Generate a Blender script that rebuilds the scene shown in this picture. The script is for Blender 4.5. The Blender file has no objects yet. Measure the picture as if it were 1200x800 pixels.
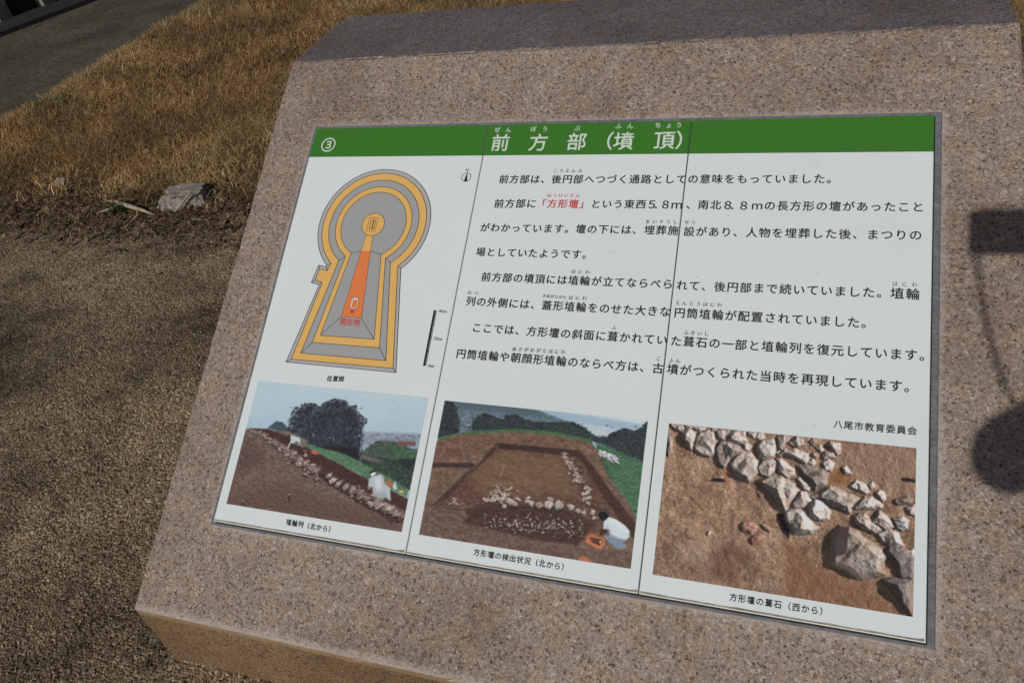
# -*- coding: utf-8 -*-
import bpy, bmesh, math, random
import numpy as np
from mathutils import Vector, Matrix
random.seed(7)
RNG = np.random.default_rng(11)
SC = bpy.context.scene
COL = SC.collection

# ---------------------------------------------------------------- camera, sky, sun, exposure
S = 4.0 / 3.0                      # plan units (0.9 wide panel) to metres
GZ = -0.217                        # ground height in plan units, panel foot at 0
A = math.radians(58.5)
BM = np.array([[1, 0, 0],
               [0, math.sin(A), math.cos(A)],
               [0, -math.cos(A), math.sin(A)]])   # panel axes (u, v, n) -> world, see below
# u = (1,0,0); v rises backwards at 31.5 degrees; n leans to the reader
BM = np.array([[1, 0, 0], [0, math.sin(A), -math.cos(A)], [0, math.cos(A), math.sin(A)]])
PH = 0.8411                        # panel height in metres
PW = 1.2
def pw(u, v, n=0.0):               # panel metres -> world
    return BM @ np.array([u, v, n]) + np.array([0, 0, -GZ * S])
# reference frame of the view: panel corners in the 1200x800 frame give this homography
HP = [[371, 151], [1095, 135], [1085, 753], [250, 610]]
def solve_h(src, dst):
    M = []
    for (x, y), (u, v) in zip(src, dst):
        M.append([x, y, 1, 0, 0, 0, -u * x, -u * y, -u]); M.append([0, 0, 0, x, y, 1, -v * x, -v * y, -v])
    return np.linalg.svd(np.array(M, float))[2][-1].reshape(3, 3)
HPIX = solve_h([(0, PH), (PW, PH), (PW, 0), (0, 0)], HP)      # panel metres -> frame
HINV = np.linalg.inv(HPIX)
def pan(x, y):                     # frame -> panel metres
    q = HINV @ np.array([x, y, 1.0]); return np.array([q[0] / q[2], q[1] / q[2]])
def pix(U, V):                     # panel metres -> frame, arrays
    d = HPIX[2, 0] * U + HPIX[2, 1] * V + HPIX[2, 2]
    return (HPIX[0, 0] * U + HPIX[0, 1] * V + HPIX[0, 2]) / d, (HPIX[1, 0] * U + HPIX[1, 1] * V + HPIX[1, 2]) / d
F = 923.43
def pose():
    T = np.array([[1 / F, 0, -600 / F], [0, 1 / F, -400 / F], [0, 0, 1]])
    M = T @ HPIX
    M = M / np.linalg.norm(M[:, 0])
    if M[2, 2] < 0: M = -M
    ex = M[:, 0]; ey = M[:, 1] / np.linalg.norm(M[:, 1]); ey = ey - ex * (ex @ ey); ey /= np.linalg.norm(ey)
    R = np.stack([ex, ey, np.cross(ex, ey)], 1)
    C = -R.T @ M[:, 2]
    return R, C
RP, CP = pose()
CAM = pw(*CP)
CBX, CBY = -0.024, -0.006
RW = RP @ BM.T                     # world -> view (x right, y down, z forward)
cam_data = bpy.data.cameras.new('camera'); cam = bpy.data.objects.new('camera', cam_data); COL.objects.link(cam)
mw = Matrix.Identity(4)
for i in range(3):
    mw[i][0] = RW[0][i]; mw[i][1] = -RW[1][i]; mw[i][2] = -RW[2][i]; mw[i][3] = CAM[i]
cam.matrix_world = mw
cam_data.sensor_width = 36.0; cam_data.lens = F / 1200 * 36
cam_data.clip_start = 0.02; cam_data.clip_end = 2000
SC.camera = cam

SUN_D = np.array([0.220, 0.823, -0.524]); SUN_D /= np.linalg.norm(SUN_D)   # the way the light travels
sun_data = bpy.data.lights.new('sun', 'SUN'); sun_data.energy = 3.6; sun_data.angle = math.radians(0.53)
sun_data.color = (1.0, 0.955, 0.90)
sun = bpy.data.objects.new('sun', sun_data); COL.objects.link(sun)
sun.rotation_euler = Vector(SUN_D).to_track_quat('-Z', 'Y').to_euler()
sun.location = (-3, -8, 8)
world = bpy.data.worlds.new('World'); SC.world = world; world.use_nodes = True
wn = world.node_tree; bg = wn.nodes['Background']
sky = wn.nodes.new('ShaderNodeTexSky'); sky.sky_type = 'NISHITA'; sky.sun_disc = False
sky.sun_elevation = math.asin(-SUN_D[2]); sky.sun_rotation = math.atan2(-SUN_D[0], -SUN_D[1])
sky.air_density = 1.0; sky.dust_density = 1.2
wn.links.new(sky.outputs[0], bg.inputs[0]); bg.inputs[1].default_value = 0.052
SC.view_settings.view_transform = 'Standard'; SC.view_settings.look = 'None'
SC.view_settings.gamma = 1.0; SC.view_settings.use_curve_mapping = False
SC.view_settings.exposure = -0.56
SC.render.engine = 'CYCLES'

# ---------------------------------------------------------------- helpers
def tag(o, label=None, cat=None, group=None, kind=None):
    if label: o['label'] = label
    if cat: o['category'] = cat
    if group: o['group'] = group
    if kind: o['kind'] = kind
    return o
def empty(name, loc):
    o = bpy.data.objects.new(name, None); COL.objects.link(o); o.location = loc; o.empty_display_size = 0.1
    return o
def mesh_obj(name, verts, faces, mats, parent=None, origin=(0, 0, 0), smooth=False, midx=None):
    verts = np.asarray(verts, float).reshape(-1, 3) - np.asarray(origin, float)
    me = bpy.data.meshes.new(name); me.from_pydata(verts.tolist(), [], [tuple(f) for f in faces])
    if not isinstance(mats, (list, tuple)): mats = [mats]
    for m in mats: me.materials.append(m)
    if midx is not None: me.polygons.foreach_set('material_index', np.asarray(midx, np.int32))
    if smooth: me.polygons.foreach_set('use_smooth', np.ones(len(me.polygons), bool))
    me.update()
    o = bpy.data.objects.new(name, me); COL.objects.link(o)
    if parent is not None: o.parent = parent
    else: o.location = origin
    return o
def fast_mesh(name, V, Fq, mat, colors=None, smooth=False):
    """V (n,3), Fq (m,k) uniform faces, colours per vertex"""
    me = bpy.data.meshes.new(name); n, k = len(V), Fq.shape[1]
    me.vertices.add(n); me.vertices.foreach_set('co', V.astype(np.float32).ravel())
    me.loops.add(Fq.size); me.loops.foreach_set('vertex_index', Fq.astype(np.int32).ravel())
    me.polygons.add(len(Fq)); me.polygons.foreach_set('loop_start', np.arange(0, Fq.size, k, dtype=np.int32))
    me.update(calc_edges=True)
    if smooth: me.polygons.foreach_set('use_smooth', np.ones(len(Fq), bool))
    if colors is not None:
        at = me.color_attributes.new('tint', 'FLOAT_COLOR', 'POINT')
        c = np.ones((n, 4), np.float32); c[:, :3] = colors
        at.data.foreach_set('color', c.ravel())
    me.materials.append(mat); me.validate()
    o = bpy.data.objects.new(name, me); COL.objects.link(o)
    return o
def lin(c):
    c = np.asarray(c, float) / 255.0
    return np.where(c <= 0.04045, c / 12.92, ((c + 0.055) / 1.055) ** 2.4)
def alb(c):
    c = np.asarray(c, float); g_ = c.mean(-1, keepdims=True); c = g_ + (c - g_) * 0.80
    return lin(c) * np.array([1.42, 1.42, 1.44])      # printed colour, relative to the white of the tile

# numpy value noise
def hash2(ix, iy, seed):
    h = (ix.astype(np.int64) * 374761393 + iy.astype(np.int64) * 668265263 + seed * 982451653) & 0x7fffffff
    h = ((h ^ (h >> 13)) * 1274126177) & 0x7fffffff
    h = (h ^ (h >> 16)) & 0xffffff
    return h / float(0xffffff)
def vnoise(x, y, seed=0):
    ix = np.floor(x); iy = np.floor(y); fx = x - ix; fy = y - iy
    fx = fx * fx * (3 - 2 * fx); fy = fy * fy * (3 - 2 * fy)
    a = hash2(ix, iy, seed); b = hash2(ix + 1, iy, seed); c = hash2(ix, iy + 1, seed); d = hash2(ix + 1, iy + 1, seed)
    return (a * (1 - fx) + b * fx) * (1 - fy) + (c * (1 - fx) + d * fx) * fy
def fbm(x, y, seed=0, oct=4):
    t = 0; a = 0.5; n = 0
    for i in range(oct):
        t = t + a * vnoise(x, y, seed + i * 17); n += a; a *= 0.5; x = x * 2.03 + 3.1; y = y * 2.03 + 1.7
    return t / n

# ---------------------------------------------------------------- materials
def new_mat(name):
    m = bpy.data.materials.new(name); m.use_nodes = True
    return m, m.node_tree.nodes, m.node_tree.links, m.node_tree.nodes['Principled BSDF']
def flat_mat(name, col, rough=0.5, spec=0.5, coat=0.0):
    m, n, l, p = new_mat(name)
    p.inputs['Base Color'].default_value = (*[float(c) for c in col], 1); p.inputs['Roughness'].default_value = rough
    p.inputs['Specular IOR Level'].default_value = spec
    if coat: p.inputs['Coat Weight'].default_value = coat; p.inputs['Coat Roughness'].default_value = 0.08
    return m
def attr_mat(name, rough, spec=0.3, trans=False):
    m, n, l, p = new_mat(name)
    a = n.new('ShaderNodeAttribute'); a.attribute_name = 'tint'
    l.new(a.outputs['Color'], p.inputs['Base Color']); p.inputs['Roughness'].default_value = rough
    p.inputs['Specular IOR Level'].default_value = spec
    return m
def ramp(n, pts):
    r = n.new('ShaderNodeValToRGB'); e = r.color_ramp.elements
    e[0].position = pts[0][0]; e[0].color = (*pts[0][1], 1)
    e[1].position = pts[-1][0]; e[1].color = (*pts[-1][1], 1)
    for p, c in pts[1:-1]:
        k = e.new(p); k.color = (*c, 1)
    return r
def noise(n, l, co, scale, detail=4, rough=0.55):
    t = n.new('ShaderNodeTexNoise'); t.inputs['Scale'].default_value = scale; t.inputs['Detail'].default_value = detail
    t.inputs['Roughness'].default_value = rough; l.new(co, t.inputs['Vector']); return t
def mix(n, l, a, b, fac, mode='MIX'):
    m = n.new('ShaderNodeMix'); m.data_type = 'RGBA'; m.blend_type = mode
    for sock, v in ((m.inputs['Factor'], fac), (m.inputs['A'], a), (m.inputs['B'], b)):
        if isinstance(v, (int, float)): sock.default_value = v
        elif isinstance(v, tuple): sock.default_value = (*v, 1)
        else: l.new(v, sock)
    return m.outputs['Result']
def math_node(n, l, op, a, b=None):
    m = n.new('ShaderNodeMath'); m.operation = op
    for i, v in enumerate((a, b)):
        if v is None: continue
        if isinstance(v, (int, float)): m.inputs[i].default_value = v
        else: l.new(v, m.inputs[i])
    return m.outputs[0]

def granite():
    m, n, l, p = new_mat('pink_granite')
    tc = n.new('ShaderNodeTexCoord'); co = tc.outputs['Object']
    # crystals: a cell colour per grain, two sizes
    wob = noise(n, l, co, 240, 3)
    wv = n.new('ShaderNodeVectorMath'); wv.operation = 'MULTIPLY_ADD'; wv.inputs[1].default_value = (0.006,) * 3
    l.new(wob.outputs['Color'], wv.inputs[0]); l.new(co, wv.inputs[2])
    v1 = n.new('ShaderNodeTexVoronoi'); v1.inputs['Scale'].default_value = 235; l.new(wv.outputs[0], v1.inputs['Vector'])
    v2 = n.new('ShaderNodeTexVoronoi'); v2.inputs['Scale'].default_value = 430; l.new(wv.outputs[0], v2.inputs['Vector'])
    sep = n.new('ShaderNodeSeparateColor'); l.new(v1.outputs['Color'], sep.inputs[0])
    sep2 = n.new('ShaderNodeSeparateColor'); l.new(v2.outputs['Color'], sep2.inputs[0])
    r1 = ramp(n, [(0.0, (0.035, 0.032, 0.03)), (0.08, (0.09, 0.075, 0.065)), (0.13, (0.24, 0.185, 0.148)), (0.45, (0.345, 0.262, 0.203)),
                  (0.72, (0.42, 0.34, 0.275)), (0.92, (0.47, 0.40, 0.345)), (1.0, (0.68, 0.63, 0.58))])
    l.new(sep.outputs[0], r1.inputs[0])
    r2 = ramp(n, [(0.0, (0.04, 0.036, 0.034)), (0.07, (0.10, 0.085, 0.072)), (0.11, (0.27, 0.21, 0.168)), (0.6, (0.37, 0.29, 0.232)), (0.93, (0.47, 0.41, 0.355)), (1.0, (0.70, 0.66, 0.62))])
    l.new(sep2.outputs[1], r2.inputs[0])
    c = mix(n, l, r1.outputs[0], r2.outputs[0], 0.5)
    # big biotite flecks in loose swarms
    v3 = n.new('ShaderNodeTexVoronoi'); v3.inputs['Scale'].default_value = 190; l.new(wv.outputs[0], v3.inputs['Vector'])
    sep3 = n.new('ShaderNodeSeparateColor'); l.new(v3.outputs['Color'], sep3.inputs[0])
    big = noise(n, l, co, 5, 3)
    thr = math_node(n, l, 'MULTIPLY', big.outputs[0], 0.16)
    sel = math_node(n, l, 'LESS_THAN', sep3.outputs[0], thr)
    near = math_node(n, l, 'LESS_THAN', v3.outputs['Distance'], 0.42)
    c = mix(n, l, c, (0.055, 0.05, 0.048), math_node(n, l, 'MULTIPLY', math_node(n, l, 'MULTIPLY', sel, near), 0.85))
    pits = noise(n, l, co, 330, 3, 0.8); rp = ramp(n, [(0.30, (0.42, 0.40, 0.38)), (0.43, (0.92, 0.91, 0.90)), (0.62, (1.06, 1.06, 1.06)), (0.72, (1.35, 1.35, 1.35))]); l.new(pits.outputs[0], rp.inputs[0])
    c = mix(n, l, c, rp.outputs[0], 1.0, 'MULTIPLY')
    fe = noise(n, l, co, 26, 4, 0.65); rf_ = ramp(n, [(0.36, (0.93, 0.95, 0.98)), (0.5, (1.0, 1.0, 1.0)), (0.66, (1.07, 1.0, 0.90))]); l.new(fe.outputs[0], rf_.inputs[0])
    c = mix(n, l, c, rf_.outputs[0], 1.0, 'MULTIPLY')
    c = mix(n, l, c, (0.99, 0.995, 1.035), 1.0, 'MULTIPLY')
    # weather stains
    st = noise(n, l, co, 2.6, 5, 0.6); rs = ramp(n, [(0.36, (0.84, 0.80, 0.76)), (0.5, (0.98, 0.96, 0.94)), (0.66, (1.05, 1.04, 1.03))]); l.new(st.outputs[0], rs.inputs[0])
    c = mix(n, l, c, rs.outputs[0], 1.0, 'MULTIPLY')
    st2 = noise(n, l, co, 9, 4, 0.6); rs2 = ramp(n, [(0.35, (0.9, 0.87, 0.84)), (0.62, (1.04, 1.03, 1.02))]); l.new(st2.outputs[0], rs2.inputs[0])
    c = mix(n, l, c, rs2.outputs[0], 1.0, 'MULTIPLY')
    # pale bruised band where the recess for the tiles was chiselled
    sp = n.new('ShaderNodeSeparateXYZ'); l.new(co, sp.inputs[0])
    def lin3(a, b, c_, d):
        t_ = math_node(n, l, 'ADD', math_node(n, l, 'MULTIPLY', sp.outputs['X'], a), d)
        t_ = math_node(n, l, 'ADD', t_, math_node(n, l, 'MULTIPLY', sp.outputs['Y'], b))
        return math_node(n, l, 'ADD', t_, math_node(n, l, 'MULTIPLY', sp.outputs['Z'], c_))
    o3 = np.array([0.6, 0.5, GZ * S]); vu = BM[:, 1]
    U_ = lin3(1, 0, 0, 0.6); V_ = lin3(0, vu[1], vu[2], float(vu @ o3))
    du_ = math_node(n, l, 'SUBTRACT', math_node(n, l, 'ABSOLUTE', math_node(n, l, 'SUBTRACT', U_, 0.600)), 0.618)
    dv_ = math_node(n, l, 'SUBTRACT', math_node(n, l, 'ABSOLUTE', math_node(n, l, 'SUBTRACT', V_, 0.426)), 0.434)
    dd = math_node(n, l, 'MAXIMUM', du_, dv_)
    wn_ = noise(n, l, co, 120, 4, 0.75); wn2 = noise(n, l, co, 11, 2)
    dd = math_node(n, l, 'ADD', dd, math_node(n, l, 'MULTIPLY', math_node(n, l, 'SUBTRACT', 0.62, wn_.outputs[0]), 0.055))
    dd = math_node(n, l, 'ADD', dd, math_node(n, l, 'MULTIPLY', math_node(n, l, 'SUBTRACT', 0.5, wn2.outputs[0]), 0.02))
    band = n.new('ShaderNodeMapRange'); band.inputs['From Min'].default_value = 0.017; band.inputs['From Max'].default_value = 0.006; l.new(dd, band.inputs['Value'])
    c = mix(n, l, c, (0.50, 0.43, 0.385), math_node(n, l, 'MULTIPLY', band.outputs[0], 0.62))
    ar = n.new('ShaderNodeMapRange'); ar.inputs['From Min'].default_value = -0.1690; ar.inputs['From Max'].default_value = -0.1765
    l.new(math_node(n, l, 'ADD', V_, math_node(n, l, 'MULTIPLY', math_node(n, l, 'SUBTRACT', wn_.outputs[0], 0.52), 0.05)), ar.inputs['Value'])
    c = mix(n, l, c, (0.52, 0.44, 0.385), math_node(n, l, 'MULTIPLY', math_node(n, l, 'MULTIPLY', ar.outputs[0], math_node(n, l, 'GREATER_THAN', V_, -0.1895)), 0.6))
    # front face: soil brown plus painted ground bounce; flat top: bluish shade painted in
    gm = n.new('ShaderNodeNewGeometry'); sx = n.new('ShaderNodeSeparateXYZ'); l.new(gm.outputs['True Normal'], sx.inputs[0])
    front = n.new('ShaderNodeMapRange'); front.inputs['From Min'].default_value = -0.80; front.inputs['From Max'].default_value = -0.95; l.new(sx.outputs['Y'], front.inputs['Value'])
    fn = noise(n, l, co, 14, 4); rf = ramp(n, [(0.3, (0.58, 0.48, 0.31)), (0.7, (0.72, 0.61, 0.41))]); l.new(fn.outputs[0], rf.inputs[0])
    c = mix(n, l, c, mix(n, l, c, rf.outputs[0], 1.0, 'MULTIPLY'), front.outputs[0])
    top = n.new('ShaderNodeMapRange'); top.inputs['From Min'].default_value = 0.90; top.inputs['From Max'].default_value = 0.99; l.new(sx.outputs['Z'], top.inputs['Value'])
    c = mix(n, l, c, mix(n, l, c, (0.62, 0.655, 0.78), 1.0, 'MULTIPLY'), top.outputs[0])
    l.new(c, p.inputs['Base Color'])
    p.inputs['Roughness'].default_value = 0.72; p.inputs['Specular IOR Level'].default_value = 0.35
    b = n.new('ShaderNodeBump'); b.inputs['Strength'].default_value = 0.8; b.inputs['Distance'].default_value = 0.003
    nb = noise(n, l, co, 300, 3, 0.7)
    h = math_node(n, l, 'ADD', math_node(n, l, 'MULTIPLY', sep.outputs[1], 0.5), nb.outputs[0])
    l.new(h, b.inputs['Height']); l.new(b.outputs[0], p.inputs['Normal'])
    return m

def ground_mat():
    m, n, l, p = new_mat('sandy_soil')
    gm = n.new('ShaderNodeNewGeometry'); co = gm.outputs['Position']
    v1 = n.new('ShaderNodeTexVoronoi'); v1.inputs['Scale'].default_value = 170; l.new(co, v1.inputs['Vector'])
    sep = n.new('ShaderNodeSeparateColor'); l.new(v1.outputs['Color'], sep.inputs[0])
    r = ramp(n, [(0.0, (0.06, 0.044, 0.028)), (0.25, (0.18, 0.13, 0.083)), (0.6, (0.27, 0.196, 0.124)), (0.9, (0.36, 0.275, 0.185)), (1.0, (0.5, 0.43, 0.32))]); l.new(sep.outputs[0], r.inputs[0])
    big = noise(n, l, co, 1.6, 6, 0.62); rb = ramp(n, [(0.36, (0.45, 0.42, 0.40)), (0.5, (0.88, 0.86, 0.83)), (0.62, (1.18, 1.16, 1.10))]); l.new(big.outputs[0], rb.inputs[0])
    c = mix(n, l, r.outputs[0], rb.outputs[0], 1.0, 'MULTIPLY')
    va = n.new('ShaderNodeAttribute'); va.attribute_name = 'tint'
    c = mix(n, l, c, va.outputs['Color'], 1.0, 'MULTIPLY'); c = mix(n, l, c, (1.42, 1.42, 1.42), 1.0, 'MULTIPLY')
    # humus and thatch where the turf grows
    sx = n.new('ShaderNodeSeparateXYZ'); l.new(co, sx.inputs[0])
    e = noise(n, l, co, 3.0, 5, 0.65)
    yy = math_node(n, l, 'ADD', sx.outputs['Y'], math_node(n, l, 'MULTIPLY', math_node(n, l, 'SUBTRACT', e.outputs[0], 0.5), 0.75))
    mr = n.new('ShaderNodeMapRange'); mr.inputs['From Min'].default_value = 1.42; mr.inputs['From Max'].default_value = 1.66; l.new(yy, mr.inputs['Value'])
    th = noise(n, l, co, 40, 4, 0.7); rt = ramp(n, [(0.3, (0.045, 0.028, 0.016)), (0.5, (0.115, 0.068, 0.032)), (0.7, (0.21, 0.135, 0.062))]); l.new(th.outputs[0], rt.inputs[0])
    c = mix(n, l, c, rt.outputs[0], mr.outputs[0])
    l.new(c, p.inputs['Base Color']); p.inputs['Roughness'].default_value = 0.95; p.inputs['Specular IOR Level'].default_value = 0.15
    b = n.new('ShaderNodeBump'); b.inputs['Strength'].default_value = 0.9; b.inputs['Distance'].default_value = 0.006
    nb = noise(n, l, co, 55, 5, 0.7)
    h = math_node(n, l, 'SUBTRACT', nb.outputs[0], math_node(n, l, 'MULTIPLY', v1.outputs['Distance'], 0.6))
    l.new(h, b.inputs['Height']); l.new(b.outputs[0], p.inputs['Normal'])
    return m
def path_mat():
    m, n, l, p = new_mat('trodden_path')
    gm = n.new('ShaderNodeNewGeometry'); co = gm.outputs['Position']
    a = noise(n, l, co, 22, 6, 0.8); r = ramp(n, [(0.36, (0.055, 0.049, 0.039)), (0.62, (0.15, 0.133, 0.104))]); l.new(a.outputs[0], r.inputs[0])
    b_ = noise(n, l, co, 2.2, 5, 0.6); rb = ramp(n, [(0.35, (0.7, 0.68, 0.66)), (0.62, (1.12, 1.08, 1.0))]); l.new(b_.outputs[0], rb.inputs[0])
    l.new(mix(n, l, r.outputs[0], rb.outputs[0], 1.0, 'MULTIPLY'), p.inputs['Base Color'])
    p.inputs['Roughness'].default_value = 0.95; p.inputs['Specular IOR Level'].default_value = 0.15
    b = n.new('ShaderNodeBump'); b.inputs['Strength'].default_value = 0.7; b.inputs['Distance'].default_value = 0.012
    l.new(noise(n, l, co, 25, 6, 0.7).outputs[0], b.inputs['Height']); l.new(b.outputs[0], p.inputs['Normal'])
    return m
def stone_mat(name, c0, c1, scale=30):
    m, n, l, p = new_mat(name)
    tc = n.new('ShaderNodeTexCoord'); co = tc.outputs['Object']
    a = noise(n, l, co, scale, 6, 0.65); r = ramp(n, [(0.3, c0), (0.7, c1)]); l.new(a.outputs[0], r.inputs[0])
    l.new(r.outputs[0], p.inputs['Base Color']); p.inputs['Roughness'].default_value = 0.85
    b = n.new('ShaderNodeBump'); b.inputs['Strength'].default_value = 0.8; b.inputs['Distance'].default_value = 0.01
    l.new(noise(n, l, co, scale * 1.7, 5, 0.7).outputs[0], b.inputs['Height']); l.new(b.outputs[0], p.inputs['Normal'])
    return m
def tile_mat():
    m, n, l, p = new_mat('white_ceramic')
    tc = n.new('ShaderNodeTexCoord'); co = tc.outputs['Object']
    a = noise(n, l, co, 7, 5, 0.6); r = ramp(n, [(0.3, (0.715, 0.775, 0.785)), (0.7, (0.745, 0.80, 0.81))]); l.new(a.outputs[0], r.inputs[0])
    sm = noise(n, l, co, 3.2, 7, 0.72); rsm = ramp(n, [(0.30, (0.93, 0.93, 0.91)), (0.40, (1, 1, 1))]); l.new(sm.outputs[0], rsm.inputs[0])
    sk = noise(n, l, co, 140, 2, 0.5); rsk = ramp(n, [(0.235, (0.72, 0.71, 0.68)), (0.262, (1, 1, 1))]); l.new(sk.outputs[0], rsk.inputs[0])
    l.new(mix(n, l, mix(n, l, r.outputs[0], rsm.outputs[0], 1.0, 'MULTIPLY'), rsk.outputs[0], 1.0, 'MULTIPLY'), p.inputs['Base Color'])
    rr = n.new('ShaderNodeMapRange'); rr.inputs['To Min'].default_value = 0.16; rr.inputs['To Max'].default_value = 0.34
    l.new(noise(n, l, co, 18, 5, 0.7).outputs[0], rr.inputs['Value']); l.new(rr.outputs[0], p.inputs['Roughness'])
    return m
M_GRANITE = granite(); M_GROUND = ground_mat(); M_PATH = path_mat()
M_TILE = tile_mat()
M_GREEN = flat_mat('header_green', (0.052, 0.192, 0.026), 0.25)
M_INK = flat_mat('black_ink', (0.018, 0.018, 0.02), 0.4)
M_RED = flat_mat('red_ink', alb((196, 40, 50)), 0.35)
M_WHITEINK = flat_mat('white_ink', (0.66, 0.74, 0.66), 0.35)
M_PGREY = flat_mat('plan_grey', alb((140, 141, 139)), 0.3)
M_PGREY2 = flat_mat('plan_pale_grey', alb((152, 152, 149)), 0.3)
M_PORANGE = flat_mat('plan_yellow', alb((208, 158, 74)), 0.3)
M_PRED = flat_mat('plan_orange', alb((214, 108, 48)), 0.3)
M_PPINK = flat_mat('plan_pink', alb((220, 170, 150)), 0.3)
M_PRINT = attr_mat('photo_print', 0.25, 0.5)
M_MORTAR = stone_mat('grey_mortar', (0.135, 0.142, 0.155), (0.235, 0.245, 0.265), 60)

# ---------------------------------------------------------------- the ground
def height(x, y):
    z = 0.012 * (fbm(x * 2.2, y * 2.2, 5) - 0.5) + 0.016 * (fbm(x * 11, y * 11, 9, 4) - 0.5)
    turf = np.clip((y - 1.45) / 0.5, 0, 1)
    z = z + turf * (0.03 + 0.06 * (fbm(x * 1.6, y * 1.6, 21) - 0.5))
    edge = -2.95 + 0.10 * (fbm(y * 0.9, y * 0 + 2.2, 31) - 0.5) * 2
    t = np.clip((edge - x) / 0.75, 0, 1); t = t * t * (3 - 2 * t)
    return z * (1 - t) - 0.55 * t
def axis(a, b, step, far):
    mid = np.arange(a, b + 1e-6, step); out = []
    d = step
    x = b
    while x < far: d *= 1.35; x += d; out.append(x)
    d = step; x = a; lo = []
    while x > -far: d *= 1.35; x -= d; lo.append(x)
    return np.array(lo[::-1] + list(mid) + out)
def smudge(x, y):
    a = fbm(x * 2.3 + 0.4, y * 2.9, 161, 6); b = fbm(x * 7, y * 7, 167, 5)
    b = 0.5 * b + 0.5 * fbm(x * 21, y * 21, 169, 3); d = np.clip((0.5 * a + 0.5 * b - 0.50) / 0.10, 0, 1); l = np.clip((0.455 - a) / 0.12, 0, 1)
    lobe = np.exp(-(((x + 0.75) / 0.65) ** 2 + ((y - 1.22) / 0.28) ** 2))
    return (1 - 0.36 * d * (1 - 0.7 * lobe)) * (1 + 0.16 * l + 0.14 * lobe)
gx = axis(-4.4, 2.6, 0.02, 600); gy = axis(-0.8, 5.2, 0.02, 600)
GX, GY = np.meshgrid(gx, gy, indexing='ij'); GH = height(GX, GY)
GH = np.where((np.abs(GX) > 6) | (np.abs(GY) > 8), np.where(GX < -4.1, -0.55, 0.0), GH)
nx, ny = GX.shape
idx = np.arange(nx * ny).reshape(nx, ny)
quads = np.stack([idx[:-1, :-1], idx[1:, :-1], idx[1:, 1:], idx[:-1, 1:]], -1).reshape(-1, 4)
g = fast_mesh('ground', np.stack([GX, GY, GH], -1).reshape(-1, 3), quads, M_GROUND, np.clip(smudge(GX, GY), 0, 1.4).reshape(-1, 1) * np.ones(3) * 0.7, smooth=True)
tag(g, 'bare sandy soil and turf bed around the granite block', 'ground', kind='structure')
pxs = np.linspace(-7.2, -4.05, 64); pys = np.linspace(-12, 30, 300)
PX, PY = np.meshgrid(pxs, pys, indexing='ij')
PZ = -0.541 + 0.012 * (fbm(PX * 2, PY * 2, 77) - 0.5)
idx = np.arange(PX.size).reshape(PX.shape)
quads = np.stack([idx[:-1, :-1], idx[1:, :-1], idx[1:, 1:], idx[:-1, 1:]], -1).reshape(-1, 4)
pth = fast_mesh('path', np.stack([PX, PY, PZ], -1).reshape(-1, 3), quads, M_PATH, smooth=True)
tag(pth, 'grey brown trodden dirt path below the grass bank', 'path', kind='structure')

# ---------------------------------------------------------------- granite sign
sign_loc = np.array([0.6, 0.5, 0.0])
sign = empty('information_sign', sign_loc)
tag(sign, 'sloping pink granite block carrying three white printed ceramic tiles with green header', 'information sign')
TH = 0.0187                                              # tiles stand proud of the stone
xL, xR = -0.130, 1.327
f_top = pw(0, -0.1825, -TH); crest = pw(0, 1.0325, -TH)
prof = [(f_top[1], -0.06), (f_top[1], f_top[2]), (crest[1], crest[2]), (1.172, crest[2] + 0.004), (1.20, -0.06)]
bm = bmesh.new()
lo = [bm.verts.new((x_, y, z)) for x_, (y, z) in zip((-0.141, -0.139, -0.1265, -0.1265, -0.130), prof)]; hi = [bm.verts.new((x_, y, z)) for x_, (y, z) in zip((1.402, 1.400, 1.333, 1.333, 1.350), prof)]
bm.faces.new(lo); bm.faces.new(hi[::-1])
for i in range(5):
    j = (i + 1) % 5; bm.faces.new([lo[j], lo[i], hi[i], hi[j]])
bmesh.ops.recalc_face_normals(bm, faces=bm.faces)
bmesh.ops.bevel(bm, geom=list(bm.edges), offset=0.005, segments=2, profile=0.6, affect='EDGES')
long_ = [e_ for e_ in bm.edges if e_.calc_length() > 0.1]
bmesh.ops.subdivide_edges(bm, edges=[e_ for e_ in long_ if len(e_.link_faces) and min(f_.calc_area() for f_ in e_.link_faces) < 0.02], cuts=150, use_grid_fill=False)
bm.normal_update(); mid = [v for v in bm.verts if all(f_.calc_area() < 0.0004 for f_ in v.link_faces)]
for v in mid:                                         # small chips and a rounded, uneven arris
    q = np.array([v.co.x * 23 + v.co.z * 11.0]); q2 = np.array([v.co.y * 23 + 5.0])
    a_ = float(fbm(q, q2, 12, 4)[0]); b_ = float(fbm(q * 6, q2 * 6, 14, 3)[0])
    v.co -= v.normal * (0.012 * max(0, a_ - 0.56) + 0.0015 * max(0, b_ - 0.45))
me = bpy.data.meshes.new('stone_block')
for v in bm.verts: v.co -= Vector(sign_loc)
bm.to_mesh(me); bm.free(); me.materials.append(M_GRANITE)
blk = bpy.data.objects.new('stone_block', me); COL.objects.link(blk); blk.parent = sign

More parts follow.
